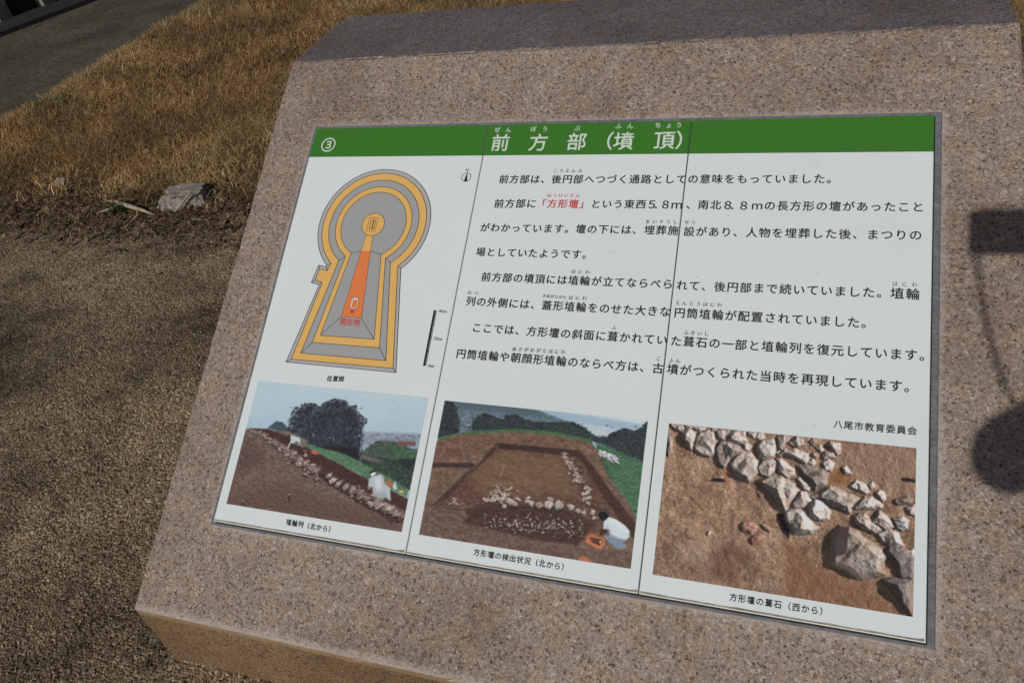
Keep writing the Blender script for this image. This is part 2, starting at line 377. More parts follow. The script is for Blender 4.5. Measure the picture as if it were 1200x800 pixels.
def panel_box(u0, u1, v0, v1, n0, n1, ch):
    """box in panel axes with a chamfer of ch round its top"""
    V = []
    for (a, b, c, d, n) in ((u0, u1, v0, v1, n0), (u0, u1, v0, v1, n1 - ch), (u0 + ch, u1 - ch, v0 + ch, v1 - ch, n1)):
        V += [pw(a, c, n), pw(b, c, n), pw(b, d, n), pw(a, d, n)]
    Fs = [(3, 2, 1, 0), (8, 9, 10, 11)]
    for k in (0, 4):
        for i in range(4):
            j = (i + 1) % 4; Fs.append((k + i, k + j, k + 4 + j, k + 4 + i))
    return V, Fs
V, Fs = panel_box(-0.0175, PW + 0.0145, -0.0075, PH + 0.0160, -TH - 0.01, -TH + 0.0035, 0.0015)
bed = mesh_obj('mortar_bed', V, Fs, M_MORTAR, sign, sign_loc)

GAP = 0.0010
M_JOINT = stone_mat('joint_and_gap_shade', (0.012, 0.011, 0.010), (0.04, 0.036, 0.032), 80)
V, Fs = panel_box(-0.0022, PW + 0.0032, -0.0030, PH + 0.0015, -TH - 0.008, -TH + 0.0085, 0.0008)
mesh_obj('joint', V, Fs, M_JOINT, sign, sign_loc)  # dark fill between tiles; its outer rim paints in the shadow gap
M_WORN = stone_mat('worn_edge', (0.20, 0.165, 0.12), (0.44, 0.39, 0.31), 45)
tiles = []
VHEAD = 0.7715
for k in range(3):
    u0 = 0.4 * k + (GAP if k else 0); u1 = 0.4 * (k + 1) - (GAP if k < 2 else 0)
    V, Fs = panel_box(u0, u1, 0, PH, -TH + 0.0036, 0.0, 0.0008)
    t = mesh_obj('ceramic_tile', V, Fs, M_TILE, sign, sign_loc); tiles.append(t)
    t['label'] = ['white ceramic tile with a keyhole shaped plan and a photo of a stone row',
                  'white ceramic tile with the sign heading and a photo of a square trench',
                  'white ceramic tile with text endings and a close photo of stones'][k]
    e = 0.0003; c = 0.0008
    V = [pw(u0 + c, VHEAD, e), pw(u1 - c, VHEAD, e), pw(u1 - c, PH - c, e), pw(u0 + c, PH - c, e),
         pw(u0 - e, VHEAD, -c), pw(u1 + e, VHEAD, -c), pw(u1 + e, PH + e, -c), pw(u0 - e, PH + e, -c)]
    us = np.arange(u0 + 0.001, u1 - 0.0005, 0.002); hgt = 0.0018 + 0.0022 * np.clip(fbm(us * 40, us * 0 + k, 3, 4) - 0.22, 0, 1) + 0.002 * np.exp(-((us - u1) / 0.01) ** 2)
    VW = [pw(a_, -0.0003, -0.0022) for a_ in us] + [pw(a_, 0.0016, 0.0003) for a_ in us] + [pw(a_, 0.0016 + h_, 0.0003) for a_, h_ in zip(us, hgt)]; m_ = len(us)
    mesh_obj('worn_edge', VW, [(i, i + 1, m_ + i + 1, m_ + i) for i in range(m_ - 1)] + [(m_ + i, m_ + i + 1, 2 * m_ + i + 1, 2 * m_ + i) for i in range(m_ - 1)], M_WORN, t, sign_loc)
    hb = mesh_obj('header_band', V, [(0, 1, 2, 3), (1, 5, 6, 2), (2, 6, 7, 3), (3, 7, 4, 0)], M_GREEN, t, sign_loc)

# ---------------------------------------------------------------- lettering
GC = {}
def glyph(ch, off=0.0):
    key = (ch, off)
    if key not in GC:
        c = bpy.data.curves.new('glyph', 'FONT'); c.body = ch; c.offset = off; c.resolution_u = 3
        o = bpy.data.objects.new('glyph', c); COL.objects.link(o)
        dg = bpy.context.evaluated_depsgraph_get(); m = bpy.data.meshes.new_from_object(o.evaluated_get(dg))
        vs = np.array([v.co[:2] for v in m.vertices]).reshape(-1, 2); fs = [tuple(p.vertices) for p in m.polygons]
        GC[key] = (vs, fs)
        bpy.data.objects.remove(o); bpy.data.curves.remove(c); bpy.data.meshes.remove(m)
    return GC[key]
INK = {}; RUN = [0]
def put(ch, cu, cv, em, kind, off=0.015, half=False, sx=1.0):
    vs, fs = glyph(ch)
    if not len(vs): return
    tile = min(2, max(0, int(cu / 0.4)))
    cx = (vs[:, 0].min() + vs[:, 0].max()) / 2 if half else 0.5
    V, Fs = INK.setdefault((tile, kind, RUN[0]), ([], []))
    # a heavier face: the same outline printed a hair to each side
    for i, (dx, dy) in enumerate(((0, 0), (off, 0), (-off, 0), (0, off), (0, -off))):
        b = len(V)
        for x, y in vs: V.append(pw(cu + (x - cx + dx) * em * sx, cv + (y - 0.38 + dy) * em, 0.0008 + i * 0.00003))
        Fs += [tuple(b + i for i in f) for f in fs]
def crop(x0, y0, s): return lambda x, y: pan(x0 + x / s, y0 + y / s)
cA = crop(540, 130, 4.138); cB = crop(780, 130, 3.636); cC = crop(520, 300, 4.0); cD = crop(780, 300, 3.636)
cE = crop(240, 430, 3.479); cF = crop(470, 450, 3.078); cG = crop(740, 470, 2.666)
cH = crop(320, 300, 4.444); cM = crop(330, 130, 4.444); cN = crop(370, 195, 7.62); cO = crop(355, 290, 7.276)
def run(text, p0, p1, n=None, em=0.93, kind='ink', off=0.015):
    """cell centres of the first and of the n-th character"""
    RUN[0] += 1
    n = n or len(text)
    d = (p1 - p0) / max(1, n - 1); pitch = np.linalg.norm(d)
    for i, ch in enumerate(text):
        q = p0 + d * i; put(ch, q[0], q[1], pitch * em, kind, off)
def half(ch, p, em, kind='ink'): put(ch, p[0], p[1] , em, kind, 0.006, True)
EM = 0.0208
run('前方部は、後円部へつづく通路として', cA(209, 332), cA(1070, 332))
run('の意味をもっていました。', cB(117, 291), cB(655, 290), 11)
run('前方部に', cA(186, 450), cA(343, 450)); run('「方形壇」', cA(391, 450), cA(600, 452), kind='red')
run('という東西', cA(655, 452), cA(873, 453))
RUN[0] += 1
for ch, p in (('５', cA(927, 454)), ('．', cA(962, 455)), ('８', cA(993, 455)), ('ｍ', cA(1047, 456)), ('、', cB(112, 399)), ('８', cB(265, 402)), ('．', cB(299, 403)), ('８', cB(333, 404))):
    put(ch, p[0], p[1], EM, 'ink'); RUN[0] += ch in 'ｍ、'
run('南北', cB(161, 400), cB(213, 401)); run('ｍの長方形の壇があったこと', cB(390, 404), cB(1075, 410))
run('がわかっています。壇の下には、埋葬施', cA(117, 566), cA(1030, 580))
run('設があり、人物を埋葬した後、まつりの', cB(100, 514), cB(1065, 530))
run('場としていたようです。', cA(97, 684), cA(615, 697))
run('前方部の墳頂には埴輪が立てならべら', cC(199, 98), cC(1050, 132))
run('れて、後円部まで続いていました。', cD(70, 125), cD(865, 155), 15); run('埴輪', cD(987, 159), cD(1053, 163))
run('列の外側には、蓋形埴輪をのせた大きな', cC(127, 212), cC(1037, 261))
run('円筒埴輪が配置されていました。', cD(60, 242), cD(800, 283), 14)
run('ここでは、方形壇の斜面に葺かれてい', cC(155, 336), cC(1022, 393))
run('た葺石の一部と埴輪列を復元しています。', cD(45, 362), cD(1045, 421), 18)
run('円筒埴輪や朝顔形埴輪のならべ方は、古', cC(82, 458), cC(1004, 526))
run('墳がつくられた当時を再現しています。', cD(30, 482), cD(980, 553), 17)
run('八尾市教育委員会', cD(735, 717), cD(1050, 744))
R_ = dict(em=0.9, off=0.008)
RUBY = 0.0086
def ruby(text, p0, p1, kind='ink', em=RUBY):
    RUN[0] += 1
    n = len(text)
    for i, ch in enumerate(text):
        q = p0 if n == 1 else p0 + (p1 - p0) * i / (n - 1); put(ch, q[0], q[1], em, kind, 0.004)
ruby('こうえんぶ', cA(458, 291), cA(577, 291)); ruby('ほうけいだん', cA(429, 411), cA(568, 411), 'red')
ruby('まいそうし', cA(906, 537), cA(1040, 539)); ruby('せつ', cB(90, 475), cB(116, 476))
ruby('はにわ', cC(608, 73), cC(674, 76)); ruby('はにわ', cD(977, 119), cD(1060, 123)); ruby('れつ', cC(122, 172), cC(151, 174))
ruby('きぬがさがた', cC(470, 187), cC(567, 194), em=0.0072); ruby('はにわ', cC(596, 195), cC(660, 198))
ruby('えんとうはにわ', cD(51, 200), cD(230, 209)); ruby('ふ', cC(798, 336), None); ruby('ふきいし', cD(87, 326), cD(174, 331))
ruby('あさがおがたはにわ', cC(331, 436), cC(560, 450)); ruby('こ', cC(1007, 480), None); ruby('ふん', cC(1066, 489), cC(1098, 491))
RUN[0] += 1
TE = 0.0400
for ch, p in (('前', cA(193, 155)), ('方', cA(377, 154)), ('部', cA(563, 150)), ('（', cA(692, 147)), ('墳', cA(790, 147)), ('頂', cA(987, 143)), ('）', cA(1093, 142))):
    RUN[0] += 0 if ch in '）' else 1; put(ch, p[0], p[1], TE, 'white', 0.012)
for i, (ch, p) in enumerate((('ぜ', cA(178, 93)), ('ん', cA(232, 93)), ('ぼ', cA(353, 89)), ('う', cA(409, 89)), ('ぶ', cA(566, 85)), ('ふ', cA(765, 75)), ('ん', cA(822, 75)), ('ち', cA(957, 71)), ('ょ', cA(1010, 71)), ('う', cA(1058, 70)))):
    RUN[0] += i in (0, 2, 4, 5, 7); put(ch, p[0], p[1], 0.0128, 'white', 0.012)
q = pan(385.2, 169.6); RUN[0] += 1; put('③', q[0], q[1], 0.0405, 'white', 0.010, True)
run('位置図', cE(509, 47), cE(557, 48)); run('埴輪列（北から）', cE(343, 632), cE(516, 662))
run('方形壇の検出状況（北から）', cF(273, 606), cF(591, 660)); run('方形壇の葺石（西から）', cG(318, 612), cG(601, 657))
run('現在地', cH(365, 342), cH(437, 346), kind='red', em=1.02, off=0.018)
for s, p in (('40m', cH(882, 287)), ('20m', cH(856, 430)), ('0m', cH(822, 571))):
    RUN[0] += 1
    for i, ch in enumerate(s): put(ch, p[0] + (i - len(s) / 2 + 0.5) * 0.0052 + (0.001 if ch == 'm' else 0), p[1], 0.0085, 'ink', 0.004, True)
p = cM(967, 308); RUN[0] += 1; put('N', p[0], p[1], 0.0072, 'ink', 0.004, True)
for (k, kind, _), (V, Fs) in INK.items():
    o = mesh_obj({'ink': 'lettering', 'red': 'red_lettering', 'white': 'heading_lettering'}[kind], V, Fs,
                 {'ink': M_INK, 'red': M_RED, 'white': M_WHITEINK}[kind], tiles[k], sign_loc)

# ---------------------------------------------------------------- keyhole plan (flat print)
PV, PF, PM = [], [], []
def pl_poly(pts, mi, n):
    b = len(PV); PV.extend(pw(p[0], p[1], n) for p in pts); PF.append(tuple(range(b, b + len(pts)))); PM.append(mi)
def pl_line(pts, n=0.00075, w=0.0011, closed=False, mi=4):
    pts = [np.asarray(p) for p in pts]
    if closed: pts = pts + [pts[0]]
    for a, b in zip(pts[:-1], pts[1:]):
        d = b - a; L = np.linalg.norm(d)
        if L < 1e-6: continue
        d /= L; nrm = np.array([-d[1], d[0]]) * w / 2; e = d * w * 0.3
        pl_poly([a - e - nrm, b + e - nrm, b + e + nrm, a - e + nrm], mi, n)
cc = (cN(407, 530) + cN(608, 505) + cN(545, 421) + cN(497, 621)) / 4
def rad(*ps): return float(np.mean([np.linalg.norm(q - cc) for q in ps]))
r1 = rad(cN(15, 620), cN(620, 33), cN(1027, 430)); r2 = rad(cN(48, 620), cN(610, 68), cN(987, 440))
r3 = rad(cN(110, 600), cN(600, 128), cN(920, 450)); r4 = rad(cN(170, 580), cN(590, 188), cN(858, 460))
r5 = rad(cN(218, 570), cN(575, 236), cN(806, 470)); r6 = rad(cN(407, 530), cN(608, 505), cN(545, 421), cN(497, 621))
def arc(r, pr, pL, n=80):
    a0 = math.atan2(*(pr - cc)[::-1]); a1 = math.atan2(*(pL - cc)[::-1])
    if a1 < a0: a1 += 2 * math.pi
    return [cc + r * np.array([math.cos(a), math.sin(a)]) for a in np.linspace(a0, a1, n)]
layers = [
    (arc(r1, cO(833, 178), cO(205, 150)) + [cO(200, 166), cO(135, 152), cO(72, 300), cO(140, 318), cH(68, 552), cH(640, 607)], 1),
    (arc(r2, cO(808, 158), cO(237, 138)) + [cO(208, 199), cO(143, 185), cO(105, 278), cO(165, 298), cH(95, 537), cH(625, 585)], 2),
    (arc(r3, cO(745, 128), cO(305, 112)) + [cH(145, 505), cH(588, 545)], 0),
    (arc(r4, cO(705, 92), cO(360, 80)) + [cH(205, 450), cH(555, 478)], 2),
    (arc(r5, cO(668, 62), cO(412, 50)) + [cH(247, 413), cH(527, 433)], 0)]
for i, (pts, mi) in enumerate(layers):
    b = 0.0003 + i * 0.00008
    pl_poly(pts, mi, b); pl_line(pts, closed=True)
pl_poly([cN(452, 600), cN(514, 604), cO(577, 32), cO(497, 30)], 2, 0.00070)
pl_poly([cO(497, 30), cO(577, 32), cO(500, 602), cO(328, 590)], 3, 0.00070)
pl_line([cN(455, 612), cO(497, 30), cO(328, 590), cO(500, 602), cO(577, 32), cN(511, 616)], w=0.0008)
circ = [cc + r6 * np.array([math.cos(a), math.sin(a)]) for a in np.linspace(0, 2 * math.pi, 48, endpoint=False)]
pl_poly(circ, 2, 0.00072); pl_line(circ, closed=True)
for a, b in (((412, 50), (497, 29)), ((577, 31), (668, 62)), ((328, 590), (150, 745)), ((500, 602), (605, 780)), ((305, 112), (360, 80)), ((745, 128), (705, 92)),
             ((833, 178), (808, 158)), ((203, 152), (237, 138)), ((135, 152), (143, 185)), ((72, 300), (105, 278)), ((140, 318), (165, 298)), ((200, 166), (208, 199))):
    pl_line([cO(*a), cO(*b)], w=0.0010)
for a, b in (((145, 505), (205, 450)), ((588, 545), (555, 478)), ((68, 552), (95, 537)), ((640, 607), (625, 585))): pl_line([cH(*a), cH(*b)], w=0.0010)
q4 = [cO(420, 424), cO(482, 430), cO(458, 526), cO(398, 520)]; q5 = [cO(432, 452), cO(464, 454), cO(450, 512), cO(418, 508)]
pl_poly(q4, 5, 0.00076); pl_poly(q5, 3, 0.00078); pl_line(q4, 0.0008, 0.0008, True); pl_line(q5, 0.0008, 0.0007, True)
for a, b in zip(q4, q5): pl_line([a, b], 0.0008, 0.0007)
dot = cO(421, 546); pl_poly([dot + 0.0042 * np.array([math.cos(a), math.sin(a)]) for a in np.linspace(0, 6.28, 20, endpoint=False)], 6, 0.00078)
pl_line([cN(485, 462), cN(562, 462), cN(528, 583), cN(452, 572)], w=0.0009, closed=True)
pl_line([cN(497, 482), cN(518, 482), cN(500, 560), cN(478, 556)], w=0.0012, closed=True); pl_line([cN(522, 482), cN(538, 484), cN(521, 558), cN(506, 556)], w=0.0012, closed=True)
# north mark and scale bar
nc = cM(962, 346); nr = 0.0096
pl_line([nc + nr * np.array([math.cos(a), math.sin(a)]) for a in np.linspace(0, 2 * math.pi, 28, endpoint=False)], w=0.0009, closed=True)
pl_poly([nc + (0, 0.0125), nc + (-0.0034, -0.009), nc + (0.0034, -0.009)], 4, 0.0006)
s0, s1 = cH(787, 568), cH(842, 286); du = np.array([0.0012, 0])
pl_line([s0, s1], w=0.0042); pl_line([s0 + 3 * du, s1 + 3 * du], w=0.0009)
for t in np.linspace(0, 1, 5): pl_line([s0 + (s1 - s0) * t, s0 + (s1 - s0) * t + 4 * du], w=0.0010)
plan = mesh_obj('site_plan', PV, PF, [M_PGREY, M_PGREY2, M_PORANGE, M_PRED, M_INK, M_PPINK, M_RED], tiles[0], sign_loc, midx=PM)

# ---------------------------------------------------------------- the three printed photographs, painted cell by cell
def foliage(P, pts, cols, n, rmin, rmax, spill, seed, top=1.035):
    # leaf clumps spilling over the outline of a printed tree
    rg = random.Random(seed); Q = np.array(pts); c0 = Q.mean(0)
    for i in range(n):
        k = rg.randrange(len(Q)); f = rg.random(); q = Q[k] * (1 - f) + Q[(k + 1) % len(Q)] * f
        t = min(top, rg.gauss(0.93, spill)); q = c0 + (q - c0) * t
        P.fill(blob(q[0], q[1], rg.uniform(rmin, rmax), rg.uniform(rmin, rmax), rg=rg, n=7, jit=0.4), rg.choice(cols), 0.45, alpha=0.8)
class Print:
    def __init__(s, u0, u1, v0, v1, nx, ny):
        s.nx, s.ny = nx, ny
        U, V = np.meshgrid(np.linspace(u0, u1, nx), np.linspace(v0, v1, ny), indexing='ij')
        s.U, s.V = U, V; s.X, s.Y = pix(U, V); s.C = np.zeros((nx, ny, 3)); s.H = np.zeros((nx, ny))
    def sd(s, pts):
        P = np.array(pts, float); lo = P.min(0) - 4; hi = P.max(0) + 4
        w = (s.X > lo[0]) & (s.X < hi[0]) & (s.Y > lo[1]) & (s.Y < hi[1])
        x, y = s.X[w], s.Y[w]; d = np.full(x.shape, 1e9); ins = np.zeros(x.shape, bool)
        for i in range(len(P)):
            a, b = P[i], P[(i + 1) % len(P)]; e = b - a
            t = np.clip(((x - a[0]) * e[0] + (y - a[1]) * e[1]) / max(1e-9, e @ e), 0, 1)
            d = np.minimum(d, np.hypot(x - a[0] - t * e[0], y - a[1] - t * e[1]))
            c = (a[1] > y) != (b[1] > y)
            ins ^= c & (x < (b[0] - a[0]) * (y - a[1]) / (b[1] - a[1] + 1e-12) + a[0])
        return w, np.where(ins, -d, d), x, y
    def fill(s, pts, col, soft=0.5, amp=0.0, sc=0.3, rough=0.0, col2=None, alpha=1.0, seed=0):
        w, d, x, y = s.sd(pts)
        if rough: d = d + rough * (fbm(x * sc * 1.7, y * sc * 1.7, seed + 5) - 0.5) * 2
        m = np.clip(0.5 - d / (2 * soft), 0, 1)[:, None] * alpha
        c = np.broadcast_to(np.array(col, float), (len(x), 3))
        if col2 is not None:
            k = fbm(x * sc, y * sc, seed)[:, None]; k = np.clip((k - 0.3) / 0.4, 0, 1); c = c * (1 - k) + np.array(col2, float) * k
        if amp: c = c * (1 + amp * (fbm(x * sc * 2.3, y * sc * 2.3, seed + 9, 5)[:, None] - 0.5) * 2)
        s.C[w] = s.C[w] * (1 - m) + c * m
    def stone(s, pts, col=(150, 138, 130), light=(0.6, -0.8), dark=(62, 50, 52), seed=0, rnd=1.0, tex=0.16):
        w, d, x, y = s.sd(pts)
        P = np.array(pts, float); c0 = P.mean(0); R = np.sqrt(np.mean(((P - c0) ** 2).sum(1))) + 1e-6
        d = d + 0.10 * R * (vnoise(x / R * 3, y / R * 3, seed) - 0.5)
        m = np.clip(0.5 - d / 0.8, 0, 1)[:, None]
        g = ((x - c0[0]) * light[0] + (y - c0[1]) * light[1]) / R
        f = 0.35 * (fbm(x * 3 / R + seed, y * 3 / R, seed + 3) - 0.5)
        k = np.clip(0.75 + 0.42 * g * rnd + f + np.clip(-d / R, 0, 0.4) * 0.5, 0.0, 1.15)[:, None]
        c = np.array(dark, float) * (1 - np.clip(k, 0, 1)) + np.array(col, float) * k
        c = c * (1 + tex * (fbm(x * 0.9, y * 0.9, seed + 8)[:, None] - 0.5) * 2)
        s.C[w] = s.C[w] * (1 - m) + c * m
    def rock(s, pts, col, seed, hk=0.75, grow=1.06, facets=6, speck=0.3, soil=(120, 86, 62), edge=1.5):
        P = np.array(pts, float); c0 = P.mean(0); P = c0 + (P - c0) * grow
        w, d, x, y = s.sd(P); rg = np.random.default_rng(seed)
        R = np.sqrt(np.mean(((P - c0) ** 2).sum(1))) + 1e-6
        d = d + 0.16 * R * (fbm(x / R * 2.2 + seed, y / R * 2.2, seed, 3) - 0.5)
        h = np.minimum(-d * edge, R * hk)
        for k in range(facets):
            a = rg.uniform(0, 6.283); sl = rg.uniform(0.15, 0.75); o = rg.uniform(0.35, 0.8)
            h = np.minimum(h, R * hk * o + R * 0.25 - sl * ((x - c0[0]) * math.cos(a) + (y - c0[1]) * math.sin(a)))
        h = np.where(d < 0, np.maximum(h, np.minimum(-d * edge, 0.30 * R) + 0.6), h)
        h = h + 0.10 * R * (fbm(x / R * 5, y / R * 5, seed + 4, 4) - 0.5) * np.clip(-d / R * 4, 0, 1)
        up = (d < 0) & (h > s.H[w]); Hn = s.H[w]; Hn[up] = h[up]; s.H[w] = Hn
        c = np.array(col, float) * (1 + speck * (fbm(x * 0.8, y * 0.8, seed + 7, 4)[:, None] - 0.5) * 2) * rg.uniform(0.9, 1.1)
        st = np.clip((fbm(x / R * 2.5, y / R * 2.5, seed + 11, 3) - 0.52) * 5, 0, 1)[:, None] * 0.4 + np.clip(1 + d / (0.22 * R), 0, 1)[:, None] * 0.35
        c = c * (1 - st) + np.array(soil, float) * st
        Cn = s.C[w]; Cn[up] = c[up]; s.C[w] = Cn
    def light(s, L, amb=0.4, dif=0.9, shadow=1.0, steps=46, soft=0.6):
        L = np.array(L, float); L /= np.linalg.norm(L)
        sp = math.hypot(s.X[1, 0] - s.X[0, 0], s.Y[1, 0] - s.Y[0, 0])
        gx, gy = np.gradient(s.H, sp); nz = 1 / np.sqrt(gx ** 2 + gy ** 2 + 1)
        nl = np.clip((-gx * L[0] - gy * L[1] + L[2]) * nz, 0, None)
        sh = np.zeros_like(s.H); lh = math.hypot(L[0], L[1]); i0 = np.arange(s.nx)[:, None]; j0 = np.arange(s.ny)[None]
        if shadow:
            for k in range(1, steps):
                ii = np.clip(np.round(i0 + k * L[0] / lh).astype(int), 0, s.nx - 1); jj = np.clip(np.round(j0 + k * L[1] / lh).astype(int), 0, s.ny - 1)
                sh = np.maximum(sh, np.clip((s.H[ii, jj] - s.H - k * sp * L[2] / lh) / soft, 0, 1))
        ao = np.clip((s.blur(s.H, 5) - s.H) / 2.5, 0, 0.6)
        f = ((amb * (1 - ao) + dif * nl * (1 - shadow * sh)) / (amb + dif * L[2]))[..., None]
        s.C = s.C * np.clip(f, 0, 1.5) ** 0.85
    def blur(s, A, n):
        for _ in range(n):
            B = np.pad(A, [(1, 1), (1, 1)] + [(0, 0)] * (A.ndim - 2), mode='edge')
            A = (B[1:-1, 1:-1] * 2 + B[:-2, 1:-1] + B[2:, 1:-1] + B[1:-1, :-2] + B[1:-1, 2:]) / 6
        return A
    def grade(s, n=1, grain=5.0, con=1.0):
        s.C = s.blur(s.C, n); m = s.C.mean((0, 1)); s.C = m + (s.C - m) * con
        s.C = s.C + grain * (s.blur(RNG.normal(size=(s.nx, s.ny, 1)), 1))
    def build(s, tile, label):
        n = s.nx * s.ny; V = np.stack([s.U, s.V], -1).reshape(-1, 2)
        W = np.stack([V[:, 0], V[:, 1], np.full(n, 0.0005)], 1) @ BM.T + np.array([0, 0, -GZ * S]) - sign_loc
        idx = np.arange(n).reshape(s.nx, s.ny)
        q = np.stack([idx[:-1, :-1], idx[1:, :-1], idx[1:, 1:], idx[:-1, 1:]], -1).reshape(-1, 4)
        o = fast_mesh('photo_print', W, q, M_PRINT, np.clip(alb(np.clip(s.C.reshape(-1, 3), 0, 255)), 0, 0.85))
        o.parent = tiles[tile]; o['label'] = label
        return o
def rect(cf, *pts):
    q = np.array([cf(*p) for p in pts])      # TL TR BR BL
    return (q[0, 0] + q[3, 0]) / 2, (q[1, 0] + q[2, 0]) / 2, (q[2, 1] + q[3, 1]) / 2, (q[0, 1] + q[1, 1]) / 2
def px_(x0, y0, s): return lambda *pts: [(x0 + x / s, y0 + y / s) for x, y in pts]
def blob(cx, cy, rx, ry, rot=0, n=9, jit=0.18, rg=None):
    rg = rg or random
    out = []
    for i in range(n):
        a = 2 * math.pi * i / n; r = 1 + rg.uniform(-jit, jit)
        x, y = rx * r * math.cos(a), ry * r * math.sin(a)
        out.append((cx + x * math.cos(rot) - y * math.sin(rot), cy + x * math.sin(rot) + y * math.cos(rot)))
    return out

# --- photo of the stone row (first tile)
e = px_(240, 430, 3.479); e2 = px_(260, 440, 8.0); e3 = px_(380, 450, 8.0); e4 = px_(370, 530, 7.275); e5 = px_(260, 530, 8.89)
P = Print(*rect(cE, (220, 55), (912, 128), (800, 673), (88, 555)), 330, 250)
t = np.clip((P.Y - 447 - (P.X - 300) * 0.1) / 70, 0, 1)[..., None]
P.C[:] = np.array((160, 182, 190)) * (1 - t) + np.array((146, 172, 188)) * t
P.C *= (1 + 0.04 * (fbm(P.X * .06, P.Y * .06, 4)[..., None] - 0.5))
P.fill(e((170, 249), (640, 262), (900, 272), (880, 330), (170, 300)), (124, 140, 158), 2.0, 0.08, 0.2)
for i in range(150):                                           # far town
    x = random.uniform(640, 885); y = 268 + (x - 640) * 0.035 + random.uniform(0, 1) ** 1.4 * 52; w = random.uniform(4, 16)
    c = random.choice([(120, 132, 150), (150, 160, 172), (98, 104, 120), (134, 120, 122), (86, 92, 104)])
    P.fill(e((x, y), (x + w, y + 1), (x + w, y + random.uniform(4, 8)), (x, y + 5)), c, 0.5, alpha=0.8)
P.fill(e((640, 340), (700, 300), (770, 300), (840, 330), (880, 330), (860, 430), (640, 400)), (58, 72, 66), 1.5, 0.35, 0.5, 2.5, (74, 94, 74), seed=3)
P.fill(e((635, 355), (760, 378), (860, 372), (845, 470), (640, 450)), (52, 58, 54), 1.2, 0.4, 0.5, 2, (40, 44, 46), seed=8)
P.fill(e((640, 355), (735, 380), (730, 398), (636, 374)), (92, 88, 88), 0.8, 0.2)
P.fill(e((775, 330), (865, 336), (860, 372), (770, 360)), (74, 110, 80), 1.0, 0.4, 0.6, 1.5, (56, 84, 66), seed=4)
P.fill(e((838, 318), (868, 320), (866, 334), (838, 330)), (120, 150, 170), 0.5); P.fill(e((790, 300), (862, 304), (858, 322), (780, 318)), (110, 76, 76), 0.8, 0.3, 0.8)
P.fill(e((260, 245), (290, 220), (320, 225), (345, 255), (340, 275), (262, 250)), (62, 78, 84), 0.8, 0.4, 0.7, 1.5)
tree = e((335, 275), (348, 215), (372, 172), (410, 152), (448, 152), (470, 168), (490, 148), (530, 135), (572, 140), (585, 165), (612, 160), (628, 195), (655, 215), (645, 245), (640, 300), (632, 375), (520, 345), (430, 320), (380, 300))
P.fill(tree, (60, 66, 72), 0.8, 0.35, 0.6, 4.5, (40, 43, 50), seed=14)
foliage(P, tree[:15], [(50, 54, 62), (58, 62, 70), (44, 46, 54), (66, 72, 80), (140, 158, 168), (120, 138, 150)], 360, 0.4, 1.3, 0.035, 5)
foliage(P, tree, [(38, 39, 45), (56, 60, 66), (74, 82, 86)], 420, 0.5, 1.6, 0.35, 6)
for i in range(90):                                            # sky showing through, lighter sprigs
    x, y = random.uniform(345, 645), random.uniform(160, 300); s_ = random.uniform(1, 4.5)
    c = random.choice([(126, 142, 152), (74, 80, 86), (84, 90, 96), (40, 42, 50)])
    P.fill([(240 + q[0] / 3.479, 430 + q[1] / 3.479) for q in blob(x, y, s_ * 1.3, s_)], c, 0.5, alpha=0.55)
P.fill(e((440, 320), (620, 330), (640, 400), (560, 380)), (40, 36, 42), 2, 0.2, 0.5, 2)
P.fill(e((370, 305), (420, 315), (560, 350), (680, 405), (740, 440), (830, 490), (825, 530), (700, 470), (560, 400), (400, 335)), (66, 100, 74), 0.8, 0.4, 0.9, 1.8, (90, 126, 92), seed=2)
P.fill(e((640, 392), (760, 380), (850, 420), (838, 505), (740, 440)), (44, 52, 50), 1.0, 0.4, 0.6, 2, (62, 84, 62), seed=6)
soil = e((150, 252), (205, 250), (330, 265), (420, 335), (560, 400), (680, 465), (830, 540), (800, 690), (40, 600), (60, 380))
P.fill(soil, (112, 94, 84), 0.6, 0.10, 0.35, 0.6, (96, 76, 66), seed=1)
P.fill(e((172, 300), (240, 340), (230, 400), (130, 440), (140, 380)), (84, 62, 54), 6, 0.12, 0.3, alpha=0.6)
P.fill(e((85, 520), (330, 470), (560, 560), (800, 600), (800, 690), (80, 570)), (92, 70, 60), 8, 0.12, 0.3, 3, alpha=0.75)
P.fill(e((182, 250), (260, 252), (345, 286), (430, 335), (560, 400), (660, 455), (760, 500), (845, 545), (845, 600), (700, 530), (560, 460), (430, 392), (330, 320), (230, 268)), (62, 42, 40), 0.7, 0.25, 0.5, 1.0, (78, 52, 46), seed=7)
P.fill(e((345, 262), (420, 300), (400, 330), (340, 285), (300, 258)), (110, 98, 90), 0.8, 0.15)
rg = random.Random(3)
row = [(195, 258), (230, 275), (270, 298), (310, 330), (350, 360), (390, 385), (430, 410), (470, 425)]
for i in range(210):
    t = rg.random() * (len(row) - 1.001); k = int(t); f = t - k
    x = row[k][0] * (1 - f) + row[k + 1][0] * f + rg.gauss(0, 8); y = row[k][1] * (1 - f) + row[k + 1][1] * f + rg.gauss(0, 4 + t * 1.7)
    r = 3 + t * 0.9
    P.rock([(240 + q[0] / 3.479, 430 + q[1] / 3.479) for q in blob(x, y, r * rg.uniform(.7, 1.4), r * rg.uniform(.6, 1), rg.uniform(-1, .4), rg=rg)],
            rg.choice([(140, 120, 114), (116, 98, 94), (156, 136, 128), (96, 76, 72)]), i, 0.8, 1.15, 4, 0.2, (84, 60, 52))
P.fill(e4((10, 190), (70, 240), (140, 290), (220, 340), (300, 385), (430, 480), (520, 510), (640, 600), (735, 600), (740, 560), (640, 500), (500, 420), (330, 310), (180, 190), (60, 120)), (74, 52, 46), 1.0, 0.2, 0.5, 1.0)
